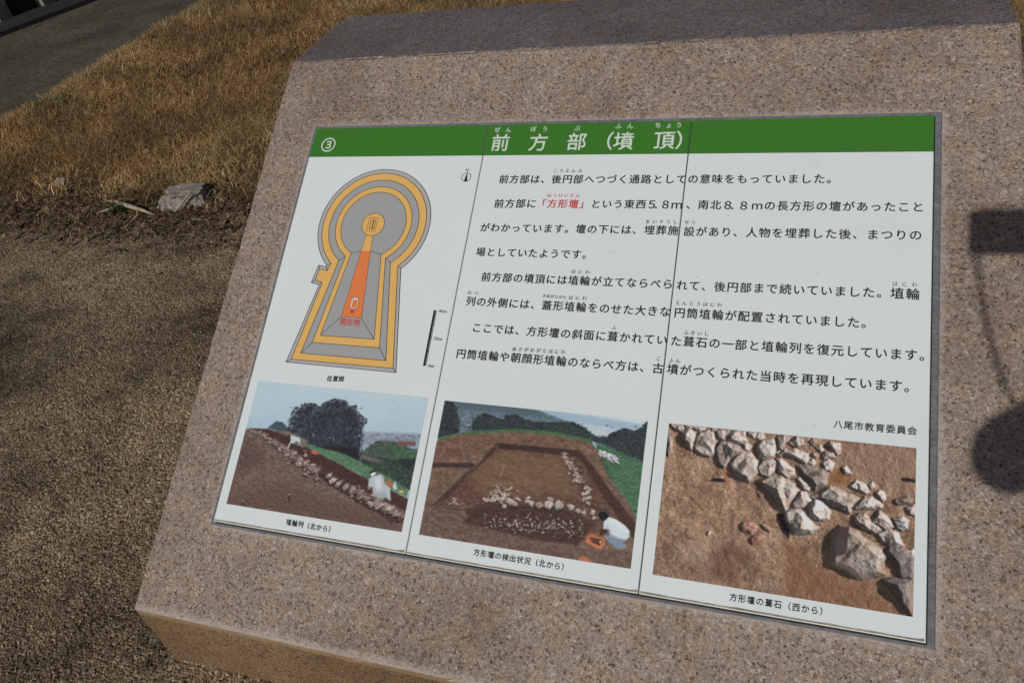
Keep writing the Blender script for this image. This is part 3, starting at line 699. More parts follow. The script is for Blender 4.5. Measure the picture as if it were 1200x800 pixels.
for i, (x, y, rx, ry, rt) in enumerate([(112, 200, 44, 22, -.75), (148, 245, 46, 24, -.7), (195, 270, 52, 24, -.75), (255, 300, 40, 26, -.9), (310, 335, 38, 22, -.6), (620, 485, 58, 30, -.4), (560, 455, 50, 20, -.6)]):
    P.rock([(370 + q[0] / 7.275, 530 + q[1] / 7.275) for q in blob(x, y, rx, ry, rt, jit=.3, rg=rg)], (148, 134, 124), i + 40, 0.75, 1.05, 5, 0.25, (90, 66, 58))
    for k in range(3): P.rock([(370 + q[0] / 7.275, 530 + q[1] / 7.275) for q in blob(x + rg.gauss(0, 22), y + rg.gauss(0, 14), rg.uniform(8, 22), rg.uniform(5, 11), rg.uniform(-1.2, .3), jit=.35, rg=rg)], rg.choice([(128, 110, 102), (84, 62, 56), (156, 142, 132)]), k, 0.8, 1.0, 4)
for i in range(120):
    t = rg.random(); x = 300 + t * 450 + rg.gauss(0, 10); y = 318 + t * 235 + rg.gauss(0, 26)
    P.rock([(370 + q[0] / 7.275, 530 + q[1] / 7.275) for q in blob(x, y, rg.uniform(8, 34), rg.uniform(5, 15), rg.uniform(-1.0, .3), jit=.4, n=7, rg=rg)], rg.choice([(152, 138, 128), (124, 106, 98), (86, 64, 58), (140, 122, 112)]), i, 0.7, 1.05, 5, 0.25, (84, 60, 52))
for i in range(30):
    x = rg.uniform(300, 740); y = 300 + (x - 300) * 0.55 + rg.gauss(20, 26)
    P.rock([(370 + q[0] / 7.275, 530 + q[1] / 7.275) for q in blob(x, y, rg.uniform(8, 26), rg.uniform(5, 14), rg.uniform(-1, 1), rg=rg)], rg.choice([(160, 142, 132), (128, 108, 100), (96, 72, 64)]), i, 0.8, 1.1, 4, 0.2, (84, 60, 52))
P.H += 1.2 * (fbm(P.X * .5, P.Y * .5, 31, 4) - 0.5) * np.clip((P.Y - 505 - (P.X - 290) * 0.5) / 6, 0, 1)
P.light((0.2, 0.75, 0.75), 0.45, 0.85, 0.75, 12)
P.fill(e4((455, 225), (490, 200), (560, 185), (580, 210), (590, 270), (635, 300), (640, 415), (600, 380), (545, 385), (488, 360), (485, 290), (470, 300), (445, 310)), (160, 170, 174), 0.5, 0.14, 0.5)
P.fill(e4((488, 340), (600, 350), (615, 372), (540, 390), (490, 365)), (140, 150, 158), 0.8); P.fill(e4((545, 215), (575, 215), (610, 330), (575, 320)), (150, 160, 166), 1.2, alpha=0.5)
P.fill(e4((458, 178), (470, 160), (500, 148), (525, 165), (522, 185), (500, 180), (480, 200), (465, 208)), (36, 34, 38), 0.4); P.fill(e4((462, 185), (500, 165), (522, 172), (480, 205)), (206, 208, 206), 0.4)
P.fill(e4((445, 290), (470, 290), (470, 312), (445, 315)), (150, 110, 96), 0.5)
P.fill(e4((596, 248), (640, 242), (655, 265), (640, 290), (610, 285)), (178, 92, 58), 0.4); P.fill(e4((655, 285), (680, 240), (695, 315), (665, 315)), (170, 178, 184), 0.4)
P.fill(e4((705, 320), (750, 325), (748, 345), (715, 340)), (190, 170, 70), 0.5)
P.fill(e2((645, 558), (700, 572), (738, 590), (735, 650), (715, 655), (700, 640), (670, 635), (650, 630), (625, 680), (605, 690), (640, 625), (650, 600)), (170, 182, 180), 0.35, 0.05)
P.fill(e2((690, 612), (730, 625), (725, 655), (675, 640)), (96, 104, 108), 0.5); P.fill(e2((612, 560), (640, 552), (640, 585), (618, 585)), (60, 48, 46), 0.4)
P.fill(e2((832, 715), (850, 692), (905, 715), (900, 740), (860, 735)), (178, 90, 56), 0.4)
for x, y, h in ((703, 435, 80), (222, 500, 55), (478, 585, 10), (690, 108, 16)):
    P.fill(e5((x - 10, y), (x + 10, y), (x + 8, y + h), (x - 8, y + h)), (66, 46, 40), 0.4); P.fill(e5((x - 11, y - 4), (x + 11, y - 4), (x + 10, y + 8), (x - 10, y + 8)), (160, 146, 132), 0.3)
P.fill(e4((500, 215), (545, 200), (565, 260), (560, 330), (520, 330)), (196, 202, 204), 1.5, alpha=0.5); P.fill(e4((490, 300), (600, 330), (620, 400), (545, 385), (490, 360)), (140, 150, 154), 1.5, alpha=0.5)
P.grade(1, 5.0, 1.05)
P.build(0, 'printed photo of a worker kneeling at a row of stones on a bank')

# --- photo of the square trench (middle tile)
f = px_(470, 450, 3.078); f1 = px_(500, 460, 7.27); f2 = px_(630, 470, 7.27); f3 = px_(490, 550, 7.27); f4 = px_(620, 560, 7.27)
P = Print(*rect(cF, (162, 57), (890, 135), (828, 663), (60, 543)), 360, 260)
t = np.clip((P.Y - 470 - (P.X - 520) * 0.1) / 24, 0, 1)[..., None]
P.C[:] = np.array((176, 190, 194)) * (1 - t) + np.array((136, 164, 182)) * t
P.fill(f((480, 80), (900, 150), (890, 175), (560, 130)), (136, 160, 178), 2, 0.05)
P.fill(f((140, 50), (300, 60), (430, 80), (500, 95), (560, 118), (610, 140), (620, 160), (300, 190), (130, 190)), (82, 98, 110), 0.8, 0.18, 0.3, 0.8, (96, 112, 122), seed=3)
P.fill(f((140, 50), (330, 66), (470, 90), (560, 125), (420, 112), (300, 96), (200, 92), (140, 100)), (72, 90, 98), 2, 0.2, 0.4, 1, alpha=0.8)
for i in range(170):                                           # houses on the hill and in the plain
    if i > 125: break
    if i < 110: x = random.uniform(190, 600); y = 92 + (x - 190) * 0.09 + random.uniform(0, 70) * (1 - (x - 190) / 900)
    else: x = random.uniform(600, 870); y = 134 + (x - 600) * 0.07 + random.uniform(0, 26)
    w = random.uniform(3, 13); P.fill(f((x, y), (x + w, y + 1.4), (x + w, y + 5), (x, y + 4)), random.choice([(140, 146, 154), (112, 116, 124), (164, 164, 166), (84, 84, 92), (72, 78, 84)]), 0.5, alpha=0.9)
P.fill(f2((440, 225), (560, 245), (620, 280), (600, 300), (470, 280)), (170, 176, 178), 0.6, 0.2, 0.8, 1.0)
P.fill(f1((165, 60), (210, 90), (250, 130), (280, 260), (260, 370), (90, 380)), (40, 46, 50), 0.8, 0.35, 0.6, 2, (56, 64, 64), seed=2)
P.fill(f1((380, 340), (400, 230), (480, 180), (560, 200), (650, 240), (680, 200), (760, 190), (830, 230), (900, 250), (1020, 260), (1060, 345), (700, 330), (450, 345)), (44, 50, 54), 0.8, 0.35, 0.6, 2.5, (60, 66, 64), seed=5)
P.fill(f2((0, 185), (120, 185), (300, 180), (400, 225), (470, 290), (500, 345), (300, 310), (100, 270), (0, 255)), (44, 52, 54), 0.8, 0.3, 0.6, 2, (62, 72, 66), seed=6)
P.fill(f2((470, 300), (600, 300), (650, 270), (740, 235), (830, 260), (900, 225), (945, 170), (905, 520), (800, 480), (600, 390), (480, 345)), (42, 48, 50), 0.8, 0.4, 0.7, 2.5, (62, 70, 66), seed=9)
for q_ in (f1((380, 345), (400, 230), (480, 180), (560, 200), (650, 240), (680, 200), (760, 190), (830, 230), (900, 250), (1020, 260), (1060, 345)), f2((0, 230), (0, 185), (120, 185), (300, 180), (400, 225), (470, 290), (480, 330)), f2((600, 380), (600, 300), (650, 270), (740, 235), (830, 260), (900, 225), (945, 170), (940, 400)), f1((90, 370), (165, 60), (210, 90), (250, 130), (280, 260), (260, 370))):
    foliage(P, q_, [(40, 46, 50), (52, 58, 60), (34, 38, 44), (66, 74, 72)], 330, 0.4, 1.4, 0.10, 9, 1.09)
P.fill(f2((500, 360), (600, 390), (800, 480), (905, 520), (870, 830), (760, 800), (520, 580)), (62, 98, 72), 1.2, 0.3, 0.7, 1.5, (52, 80, 60), seed=4)
P.fill(f((710, 215), (880, 290), (850, 480), (790, 400)), (60, 100, 70), 1.5, 0.3, 0.7, 1.5, (76, 112, 80), seed=14)
P.fill(f((60, 560), (110, 300), (125, 205), (190, 185), (300, 172), (420, 168), (560, 180), (680, 205), (720, 250), (740, 320), (800, 400), (850, 480), (840, 670)), (120, 95, 76), 0.8, 0.10, 0.25, 0.8, (100, 76, 62), seed=1)
P.fill(f((130, 190), (240, 170), (420, 160), (560, 172), (690, 200), (690, 214), (560, 184), (420, 172), (260, 180), (140, 206)), (72, 100, 68), 0.7, 0.3, 0.8, 1.2)
P.fill(f((125, 215), (200, 180), (300, 180), (560, 190), (690, 215), (560, 226), (380, 210), (300, 228), (250, 262), (115, 270)), (118, 88, 70), 1.5, 0.15, 0.3, 1, (100, 70, 58), seed=12)
P.fill(f((110, 282), (262, 284), (268, 302), (108, 298)), (66, 48, 46), 0.6, 0.15)
P.fill(f((340, 216), (640, 236), (700, 300), (848, 520), (770, 520), (600, 560), (225, 500), (230, 440), (110, 438), (240, 310), (290, 280)), (104, 76, 58), 0.6, 0.10, 0.3, 0.6, (84, 58, 48), seed=18)
P.fill(f((345, 240), (580, 255), (640, 400), (300, 400), (250, 330)), (118, 88, 64), 8, 0.10, 0.25, 3, alpha=0.7)
P.fill(f((345, 212), (420, 216), (645, 240), (636, 262), (420, 238), (350, 234)), (66, 46, 40), 0.6, 0.15, 0.5, 0.4)
P.fill(f((330, 226), (350, 234), (240, 330), (175, 405), (110, 438), (225, 330), (268, 300)), (72, 52, 46), 0.7, 0.2, 0.5, 0.5)
P.fill(f((645, 240), (690, 290), (760, 390), (848, 500), (840, 560), (740, 420), (660, 290), (634, 256)), (72, 50, 42), 0.8, 0.2, 0.5, 0.6)
P.fill(f((110, 436), (235, 452), (305, 430), (560, 440), (700, 500), (640, 580), (470, 560), (225, 500), (245, 470)), (78, 54, 46), 2.0, 0.15, 0.4, 1.0, (66, 44, 40), seed=21)
P.fill(f((120, 440), (235, 458), (225, 500), (470, 565), (640, 590), (840, 600), (835, 670), (60, 545), (80, 470)), (110, 88, 74), 0.8, 0.12, 0.35, 0.8, (92, 70, 60), seed=24)
for a in (((373, 286), (356, 335), (358, 336), (375, 287)), ((247, 440), (280, 425), (281, 427), (248, 442)), ((430, 212), (425, 222), (427, 222), (432, 212))): P.fill(f(*a), (150, 134, 120), 0.35, alpha=0.8)
rg = random.Random(8)
P.H = 2.0 * (fbm(P.X * .12, P.Y * .16, 58, 5) - 0.5) + 0.9 * (fbm(P.X * .7, P.Y * .7, 59, 3) - 0.5)
P.H *= np.clip((P.Y - 497 - np.maximum(0, P.X - 680) * 0.6) / 4, 0.0, 1)
def fs(cx, cy, rx, ry, rt, col=(160, 148, 136), sd=0): P.rock([(470 + q[0] / 3.078, 450 + q[1] / 3.078) for q in blob(cx, cy, rx, ry, rt + rg.uniform(-.3, .3), jit=.34, n=8, rg=rg)], col, sd, 0.7, 1.12, 5, 0.28, (96, 70, 56), 1.4)
for i in range(95):
    t = rg.random(); x = 586 + t * 66 + rg.gauss(0, 6 + t * 4); y = 250 + t * 108 + rg.gauss(0, 5); fs(x, y, rg.uniform(3, 7), rg.uniform(2.5, 5), rg.uniform(-1, 1), rg.choice([(150, 136, 122), (170, 156, 142), (120, 100, 88)]), i)
for i, a in enumerate([(667, 374, 12, 9, 0), (683, 380, 7, 5, 0), (660, 396, 10, 8, 0), (674, 392, 9, 9, 0), (664, 414, 9, 11, .3), (678, 410, 8, 7, 0), (674, 430, 12, 6, .2), (690, 464, 9, 10, .6), (697, 484, 9, 8, 0)]): fs(*a, sd=i)
for i in range(75):
    x = 362 + rg.gauss(0, 26); y = 395 + rg.gauss(0, 16); fs(x, y, rg.uniform(3, 8), rg.uniform(2.5, 6), rg.uniform(-1, 1), rg.choice([(158, 142, 126), (176, 160, 144), (120, 98, 84)]), i)
for i, a in enumerate([(310, 418, 10, 9, 0), (330, 420, 14, 9, 0), (357, 416, 15, 11, 0), (398, 426, 22, 12, .1), (372, 440, 8, 9, 0), (425, 416, 12, 6, .3), (452, 424, 9, 10, 0), (470, 430, 11, 11, 0), (498, 437, 20, 12, 0), (534, 436, 17, 17, 0), (538, 416, 12, 8, .4), (571, 440, 17, 18, 0), (612, 444, 13, 12, .5), (640, 458, 12, 9, .2), (660, 466, 10, 10, 0), (458, 410, 9, 7, 0)]): fs(*a, sd=i + 60)
for i in range(260):
    x = rg.uniform(290, 660); y = 500 + rg.gauss(0, 17) + (x - 300) * 0.05; k = 1 if 380 < x < 620 else 0.7
    fs(x, y, rg.uniform(2, 5.5) * k, rg.uniform(2, 4.2) * k, rg.uniform(-1, 1), rg.choice([(146, 128, 120), (122, 102, 94), (98, 78, 72), (168, 152, 142)]), i)
for i in range(14): fs(rg.uniform(172, 222), rg.uniform(410, 436), rg.uniform(3, 6), rg.uniform(2, 4), 0, (168, 150, 142), i)
for i in range(50):
    t, w = rg.random(), rg.gauss(0, 1); fs(716 + t * 70, 243 + t * 36 + w * 6, rg.uniform(5, 11), rg.uniform(3, 6), .4, rg.choice([(176, 180, 186), (196, 198, 202), (150, 154, 164)]), i)
P.light((0.15, 0.75, 0.85), 0.5, 0.8, 0.6, 10)
P.fill(f4((640, 355), (680, 330), (740, 350), (820, 405), (858, 450), (855, 500), (830, 525), (740, 510), (690, 480), (680, 440), (632, 430)), (178, 190, 202), 0.5, 0.05, 0.3)
P.fill(f4((640, 490), (700, 485), (760, 515), (835, 525), (800, 550), (830, 570), (815, 605), (750, 595), (690, 555), (655, 520)), (112, 124, 142), 0.5, 0.12, 0.4)
P.fill(f4((690, 470), (740, 505), (840, 520), (855, 480), (850, 505), (800, 530)), (142, 154, 168), 0.8, alpha=0.6)
P.fill(f4((585, 310), (610, 282), (650, 284), (682, 315), (675, 335), (645, 362), (610, 352), (600, 330)), (30, 28, 32), 0.4)
P.fill(f4((600, 455), (650, 430), (690, 445), (660, 465), (620, 490), (600, 480)), (72, 46, 38), 0.5)
P.fill(f4((500, 475), (530, 472), (640, 512), (650, 545), (620, 605), (590, 600), (480, 540)), (172, 92, 58), 0.4, 0.06); P.fill(f4((515, 500), (610, 520), (625, 540), (600, 575), (540, 548)), (86, 52, 40), 0.4)
P.fill(f4((490, 515), (540, 550), (600, 580), (640, 545), (650, 550), (615, 605), (585, 600), (482, 545)), (186, 104, 66), 0.5); P.fill(f4((596, 540), (618, 532), (612, 556)), (200, 190, 178), 0.3)
P.fill(f4((410, 690), (450, 662), (490, 668), (540, 715), (480, 715)), (174, 96, 60), 0.4)
P.fill(f4((690, 350), (740, 352), (815, 405), (850, 450), (820, 470), (760, 400), (700, 380)), (200, 208, 214), 1.2, alpha=0.6); P.fill(f4((650, 400), (685, 430), (700, 480), (760, 505), (700, 500), (670, 450)), (128, 138, 152), 1.2, alpha=0.6)
P.grade(1, 5.0, 1.06)
P.build(1, 'printed photo of a person squatting in a square excavation trench with stone rows')

# --- photo of the paving stones (right tile)
g1 = px_(770, 490, 7.275); g2 = px_(920, 500, 7.275); g3 = px_(760, 600, 7.275); g4 = px_(920, 600, 6.156); gg = px_(740, 470, 2.666)
P = Print(*rect(cG, (118, 70), (892, 146), (877, 670), (65, 543)), 420, 300)
n1 = fbm(P.X * .07, P.Y * .07, 2, 5)[..., None]; n2 = fbm(P.X * .6, P.Y * .9, 6, 5)[..., None]; n3 = fbm(P.X * .02, P.Y * .02, 12)[..., None]
n1 = np.clip((n1 - 0.3) / 0.4, 0, 1); n4 = np.clip((fbm(P.X * .25 + 9, P.Y * .35, 33, 5)[..., None] - 0.5) / 0.15, 0, 1)
P.C[:] = np.array((120, 90, 67)) * (1 - n1) + np.array((148, 116, 91)) * n1; P.C = P.C * (1 - 0.35 * n4) + np.array((158, 132, 112)) * 0.35 * n4
P.C *= 1 + 0.6 * (n2 - 0.5); P.C *= 1 + 0.3 * (n3 - 0.5)
P.fill(gg((620, 130), (900, 150), (890, 300), (760, 270), (620, 230)), (140, 110, 88), 8, 0.18, 0.6, 3, alpha=0.8)
P.fill(g3((330, 280), (480, 200), (560, 220), (600, 300), (500, 430), (280, 430), (240, 360)), (150, 122, 98), 6, 0.2, 0.4, 3, alpha=0.75, seed=4)
P.fill(g3((520, 350), (700, 280), (880, 330), (880, 420), (800, 470), (790, 560), (700, 630), (560, 560)), (104, 70, 54), 5, 0.25, 0.5, 2, alpha=0.7, seed=5)
P.fill(g3((280, 560), (400, 580), (560, 610), (700, 640), (640, 590), (480, 540)), (130, 100, 78), 5, 0.2, 0.5, 3, alpha=0.6)
P.fill(g4((0, 180), (250, 400), (520, 490), (900, 740), (0, 610)), (126, 84, 56), 10, 0.2, 0.5, 3, alpha=0.75, seed=7)
P.fill(g2((480, 330), (560, 440), (540, 490), (350, 490), (350, 430)), (130, 84, 48), 3, 0.15, alpha=0.8)
SH = (50, 36, 36)
shadows = [g1((105, 75), (225, 110), (105, 112)), g1((215, 160), (240, 230), (290, 275), (240, 240), (212, 190)), g1((490, 280), (540, 410), (520, 415), (482, 330)), g1((310, 210), (330, 300), (345, 320), (312, 290)),
    g1((610, 380), (650, 470), (730, 530), (790, 535), (700, 545), (640, 500), (602, 420)), g1((800, 480), (880, 500), (990, 640), (1075, 790), (960, 720), (900, 680), (800, 560)), g1((330, 315), (430, 315), (440, 330), (340, 330)),
    g1((440, 530), (490, 508), (585, 515), (580, 545), (480, 540)), g1((790, 695), (870, 660), (890, 690), (830, 720)), g1((835, 160), (860, 140), (870, 190), (850, 205)), g1((825, 250), (850, 240), (865, 340), (835, 300)), g1((745, 140), (800, 170), (840, 180), (830, 195)),
    g2((-20, 240), (110, 290), (170, 330), (100, 335), (0, 290)), g2((90, 340), (140, 440), (230, 550), (110, 430)), g2((465, 515), (555, 490), (600, 540), (665, 575), (640, 590), (520, 560)), g2((710, 550), (760, 540), (800, 600), (740, 590)),
    g2((370, 670), (520, 700), (560, 750), (640, 800), (470, 800), (380, 710)), g2((15, 690), (60, 600), (110, 560), (90, 640), (60, 690)), g2((130, 690), (190, 645), (230, 680), (210, 760)), g2((860, 640), (900, 600), (940, 660), (1010, 680), (1000, 760), (880, 760), (850, 700)),
    g2((980, 440), (1020, 432), (1112, 448), (1112, 474), (1000, 464)), g2((-60, 690), (10, 700), (60, 790), (0, 830), (-70, 760)), g4((200, 320), (240, 230), (330, 160), (320, 420), (250, 410), (200, 370)), g4((-20, 60), (20, 170), (140, 205), (160, 215), (30, 200), (-60, 130)),
    g4((390, 80), (470, 20), (520, 50), (510, 110), (450, 100)), g4((610, 160), (690, 140), (730, 280), (660, 220)), g4((590, 520), (620, 485), (700, 480), (760, 570), (860, 680), (890, 745), (780, 680), (650, 570)), g4((710, 380), (770, 330), (810, 420), (805, 475), (720, 450)),
    g3((790, 490), (890, 380), (860, 520), (850, 570), (740, 640), (820, 580), (800, 540)), g3((755, 110), (790, 90), (780, 150), (850, 220), (870, 285), (830, 230), (770, 180)), g3((1085, 20), (1110, 0), (1200, 40), (1200, 230), (1140, 170), (1100, 90)),
    g3((940, 130), (1010, 190), (1000, 215), (940, 160)), g4((720, 0), (860, 0), (930, 50), (870, 35), (780, 40)), g4((840, 285), (880, 255), (930, 330), (870, 310))]
P.H = 1.8 * (fbm(P.X * .13, P.Y * .13, 88, 4) - 0.5) + 0.55 * (fbm(P.X * .6, P.Y * .6, 89, 3) - 0.5)
for q in (shadows[7], shadows[20], shadows[30]): P.fill(q, SH, 0.6, 0.1, 0.5, 0.4)
P.H -= 1.5 * np.exp(-((P.X - 872) ** 2 + (P.Y - 668) ** 2) / 60)
LT = (0.55, -0.75)
W_ = (176, 164, 156); V_ = (160, 146, 138); B_ = (134, 120, 112)
stones = [
 (g1((105, 45), (170, 50), (220, 60), (228, 95), (195, 115), (150, 95)), V_), (g1((232, 55), (310, 62), (318, 85), (250, 95)), V_), (g1((312, 65), (410, 75), (405, 105), (350, 112), (318, 95)), W_),
 (g1((86, 150), (120, 165), (135, 200), (130, 290), (90, 320), (80, 240)), B_), (g1((215, 115), (270, 95), (330, 120), (335, 165), (300, 268), (275, 265), (210, 180)), W_),
 (g1((330, 160), (370, 118), (430, 105), (480, 130), (495, 200), (490, 300), (440, 320), (350, 300), (318, 250)), W_), (g1((350, 265), (400, 235), (450, 250), (490, 290), (440, 328), (370, 310)), W_),
 (g1((460, 85), (500, 80), (510, 115), (470, 115)), V_), (g1((500, 105), (560, 95), (620, 110), (600, 170), (575, 195), (520, 175)), V_), (g1((610, 130), (660, 100), (750, 110), (750, 165), (775, 190), (720, 220), (650, 215), (597, 190)), V_),
 (g1((500, 260), (540, 200), (610, 200), (680, 235), (735, 275), (690, 325), (625, 340), (580, 425), (530, 390)), (132, 120, 114)), (g1((735, 215), (765, 200), (810, 240), (780, 275), (735, 270)), W_),
 (g1((760, 130), (790, 108), (850, 125), (835, 180)), W_), (g1((840, 165), (860, 125), (905, 120), (918, 165), (895, 190), (860, 190)), W_), (g1((860, 210), (910, 180), (985, 180), (1008, 230), (1000, 330), (940, 355), (870, 345), (848, 270)), W_),
 (g1((620, 385), (650, 340), (720, 285), (790, 300), (850, 370), (850, 460), (780, 530), (710, 515), (650, 470)), (148, 136, 126)), (g1((858, 420), (900, 360), (980, 350), (1025, 385), (1000, 450), (950, 495), (890, 485)), W_),
 (g1((1025, 160), (1080, 145), (1130, 160), (1120, 200), (1100, 210), (1070, 275), (1025, 250)), V_), (g1((1005, 290), (1040, 270), (1065, 285), (1060, 330), (1020, 315)), W_), (g1((1025, 350), (1060, 350), (1165, 430), (1165, 480), (1100, 510), (1020, 430)), V_),
 (g1((860, 540), (960, 490), (1060, 500), (1165, 560), (1165, 640), (1090, 790), (1040, 745), (975, 640)), (154, 142, 130)), (g1((855, 640), (900, 635), (912, 665), (880, 688)), (132, 98, 76)),
 (g2((-10, 70), (30, 75), (35, 100), (5, 130)), V_), (g2((45, 115), (100, 80), (150, 110), (160, 150), (110, 180), (20, 140)), V_), (g2((-55, 225), (0, 185), (90, 190), (185, 230), (195, 280), (170, 320), (90, 285), (0, 250), (-70, 250)), W_),
 (g2((200, 125), (240, 95), (275, 140), (240, 165)), B_), (g2((250, 170), (300, 150), (335, 195), (310, 225)), W_), (g2((355, 150), (385, 125), (465, 135), (475, 215), (440, 240)), V_), (g2((310, 240), (340, 210), (410, 215), (420, 265), (330, 280)), V_),
 (g2((315, 300), (370, 275), (420, 310), (395, 380), (330, 370)), W_), (g2((215, 235), (250, 220), (295, 250), (260, 275)), B_), (g2((190, 305), (240, 265), (258, 310), (240, 340)), W_), (g2((110, 340), (200, 335), (320, 360), (360, 395), (345, 490), (250, 540), (190, 450)), (128, 116, 108)),
 (g2((95, 440), (130, 430), (200, 480), (222, 520), (200, 548), (150, 530)), W_), (g2((480, 345), (520, 330), (565, 400), (510, 405)), W_), (g2((555, 510), (605, 455), (690, 490), (710, 550), (690, 570), (620, 545)), W_), (g2((705, 490), (745, 465), (770, 510), (735, 530)), W_),
 (g2((770, 560), (805, 535), (850, 560), (855, 620), (830, 635), (785, 590)), W_), (g2((305, 560), (390, 505), (480, 545), (620, 610), (560, 690), (540, 725), (400, 670), (300, 615)), (156, 144, 134)), (g2((590, 680), (680, 590), (735, 600), (825, 660), (810, 690), (720, 700), (610, 705)), W_),
 (g2((215, 590), (290, 555), (300, 610), (230, 610)), V_), (g2((60, 650), (130, 550), (180, 560), (215, 630), (150, 690), (80, 690)), V_), (g2((190, 680), (260, 620), (330, 650), (378, 720), (370, 790), (290, 800), (215, 770)), W_),
 (g2((-55, 560), (-30, 470), (60, 500), (120, 540), (60, 620), (-20, 680)), V_), (g2((0, 720), (100, 695), (160, 720), (240, 820), (280, 850), (220, 900), (80, 910), (10, 800)), W_),
 (g2((930, 620), (1040, 590), (1085, 620), (1070, 655), (960, 665)), (140, 130, 124)), (g2((1025, 690), (1100, 660), (1112, 760), (1060, 745)), W_), (g2((600, 745), (680, 735), (740, 800), (620, 810)), V_), (g2((740, 790), (800, 710), (870, 760), (890, 820), (740, 830)), V_), (g2((910, 780), (1000, 765), (1050, 800), (990, 830)), W_),
 (g4((500, 30), (540, 10), (620, 60), (690, 120), (640, 150), (560, 120), (515, 90)), V_), (g4((625, 45), (690, 0), (740, 40), (785, 105), (720, 130), (660, 90)), V_), (g4((780, 50), (830, 35), (890, 60), (880, 120), (840, 135), (800, 110)), (150, 150, 150)),
 (g4((660, 150), (760, 125), (810, 150), (855, 240), (800, 250), (740, 240), (700, 210)), W_), (g4((330, 150), (390, 95), (465, 105), (450, 200), (440, 300), (370, 330), (320, 380)), (78, 60, 54)),
 (g4((320, 370), (440, 290), (460, 110), (520, 130), (640, 215), (745, 320), (730, 350), (715, 400), (735, 455), (650, 480), (520, 480), (440, 430), (330, 400)), (160, 150, 140)),
 (g4((720, 280), (760, 245), (850, 250), (930, 330), (918, 480), (820, 470), (800, 390), (745, 320)), (112, 100, 96)), (g4((700, 490), (800, 470), (915, 490), (915, 745), (850, 690), (760, 560)), (110, 98, 92)), (g4((870, 280), (930, 260), (932, 330)), W_),
 (g3((765, 110), (800, 80), (860, 72), (935, 120), (920, 160), (880, 200), (840, 180), (790, 165)), (156, 116, 98)), (g3((850, 225), (900, 190), (950, 185), (1000, 215), (970, 250), (880, 285)), (148, 106, 86)), (g3((945, 95), (990, 95), (1055, 140), (1035, 175), (985, 150)), (158, 130, 112)), (g3((490, 180), (515, 155), (545, 170), (510, 200)), (160, 140, 120))]
for i, (pts, c) in enumerate(stones):
    q = np.array(pts); sm = np.ptp(q[:, 0]) < 5
    if c == (78, 60, 54): continue
    if c == (160, 150, 140):
        P.rock(g4((320, 250), (335, 150), (390, 95), (465, 105), (520, 130), (640, 215), (745, 320), (730, 350), (715, 400), (735, 455), (650, 480), (520, 480), (440, 430), (330, 400)), c, 7, 0.42, 1.0, 2, edge=1.6); continue
    flat = c[0] - c[2] > 40
    P.rock(pts, c, i * 3 + 1, 0.5 if flat else 0.72, 1.0 if flat else 1.13, 4, edge=1.0 if flat else 1.6)
rg = random.Random(44)
for i in range(160):                                           # grit
    x, y = rg.uniform(780, 1075), rg.uniform(500, 715); P.rock(blob(x, y, rg.uniform(.5, 1.3), rg.uniform(.4, 1), rg=rg), rg.choice([(150, 122, 98), (110, 78, 56), (164, 146, 130)]), i, 0.8, 1.0, 2)
P.light((0.86, 0.34, 0.62), 0.30, 1.0, 0.92, 60)
P.fill(g1((330, 150), (370, 150), (400, 140), (440, 240), (380, 240), (330, 240)), (92, 80, 76), 1.6, 0.4, 1.2, 2, alpha=0.6)
P.fill(g4((335, 150), (390, 95), (462, 108), (452, 200), (440, 300), (370, 320), (330, 375), (318, 300)), (66, 50, 46), 0.8, 0.25, 0.7, 0.8, alpha=0.88)
P.fill(g4((345, 370), (440, 330), (530, 400), (640, 420), (640, 475), (520, 475), (440, 425)), (128, 108, 94), 2.5, 0.3, 0.9, 3, alpha=0.5)
P.fill(g1((565, 430), (585, 425), (600, 540), (580, 540)), (150, 96, 54), 0.5)
P.grade(1, 5.0, 1.05)
P.build(2, 'printed close photo of pale rough stones laid on orange brown soil')

# ---------------------------------------------------------------- gravel grains on the sand
ICO_V, ICO_F = [], []
bm = bmesh.new(); bmesh.ops.create_icosphere(bm, subdivisions=1, radius=1.0)
ICO_V = np.array([v.co[:] for v in bm.verts]); bm.verts.index_update(); ICO_F = np.array([[v.index for v in q.verts] for q in bm.faces]); bm.free()
def in_block(x, y, m=0.0): return (x > xL - m) & (x < xR + m) & (y > prof[0][0] - m) & (y < 1.2 + m)
def pebbles(n, x0, x1, y0, y1, smin, smax, seed):
    r = np.random.default_rng(seed); x = r.uniform(x0, x1, n); y = r.uniform(y0, y1, n)
    k = ~in_block(x, y, 0.001); lim = 1.5 + 0.35 * (fbm(x * 3, y * 3, 41) - 0.5) * 2
    k &= r.random(n) < np.clip(3.2 * fbm(x * 1.7, y * 1.7, 99, 5) - 0.75 - 0.35 * np.clip(y - 0.5, 0, 1), 0.18, 1)
    k &= (y < lim) | (r.random(n) < 0.06); x, y = x[k], y[k]; n = len(x)
    s = smin + (smax - smin) * r.random(n) ** 2.6
    return x, y, s, r
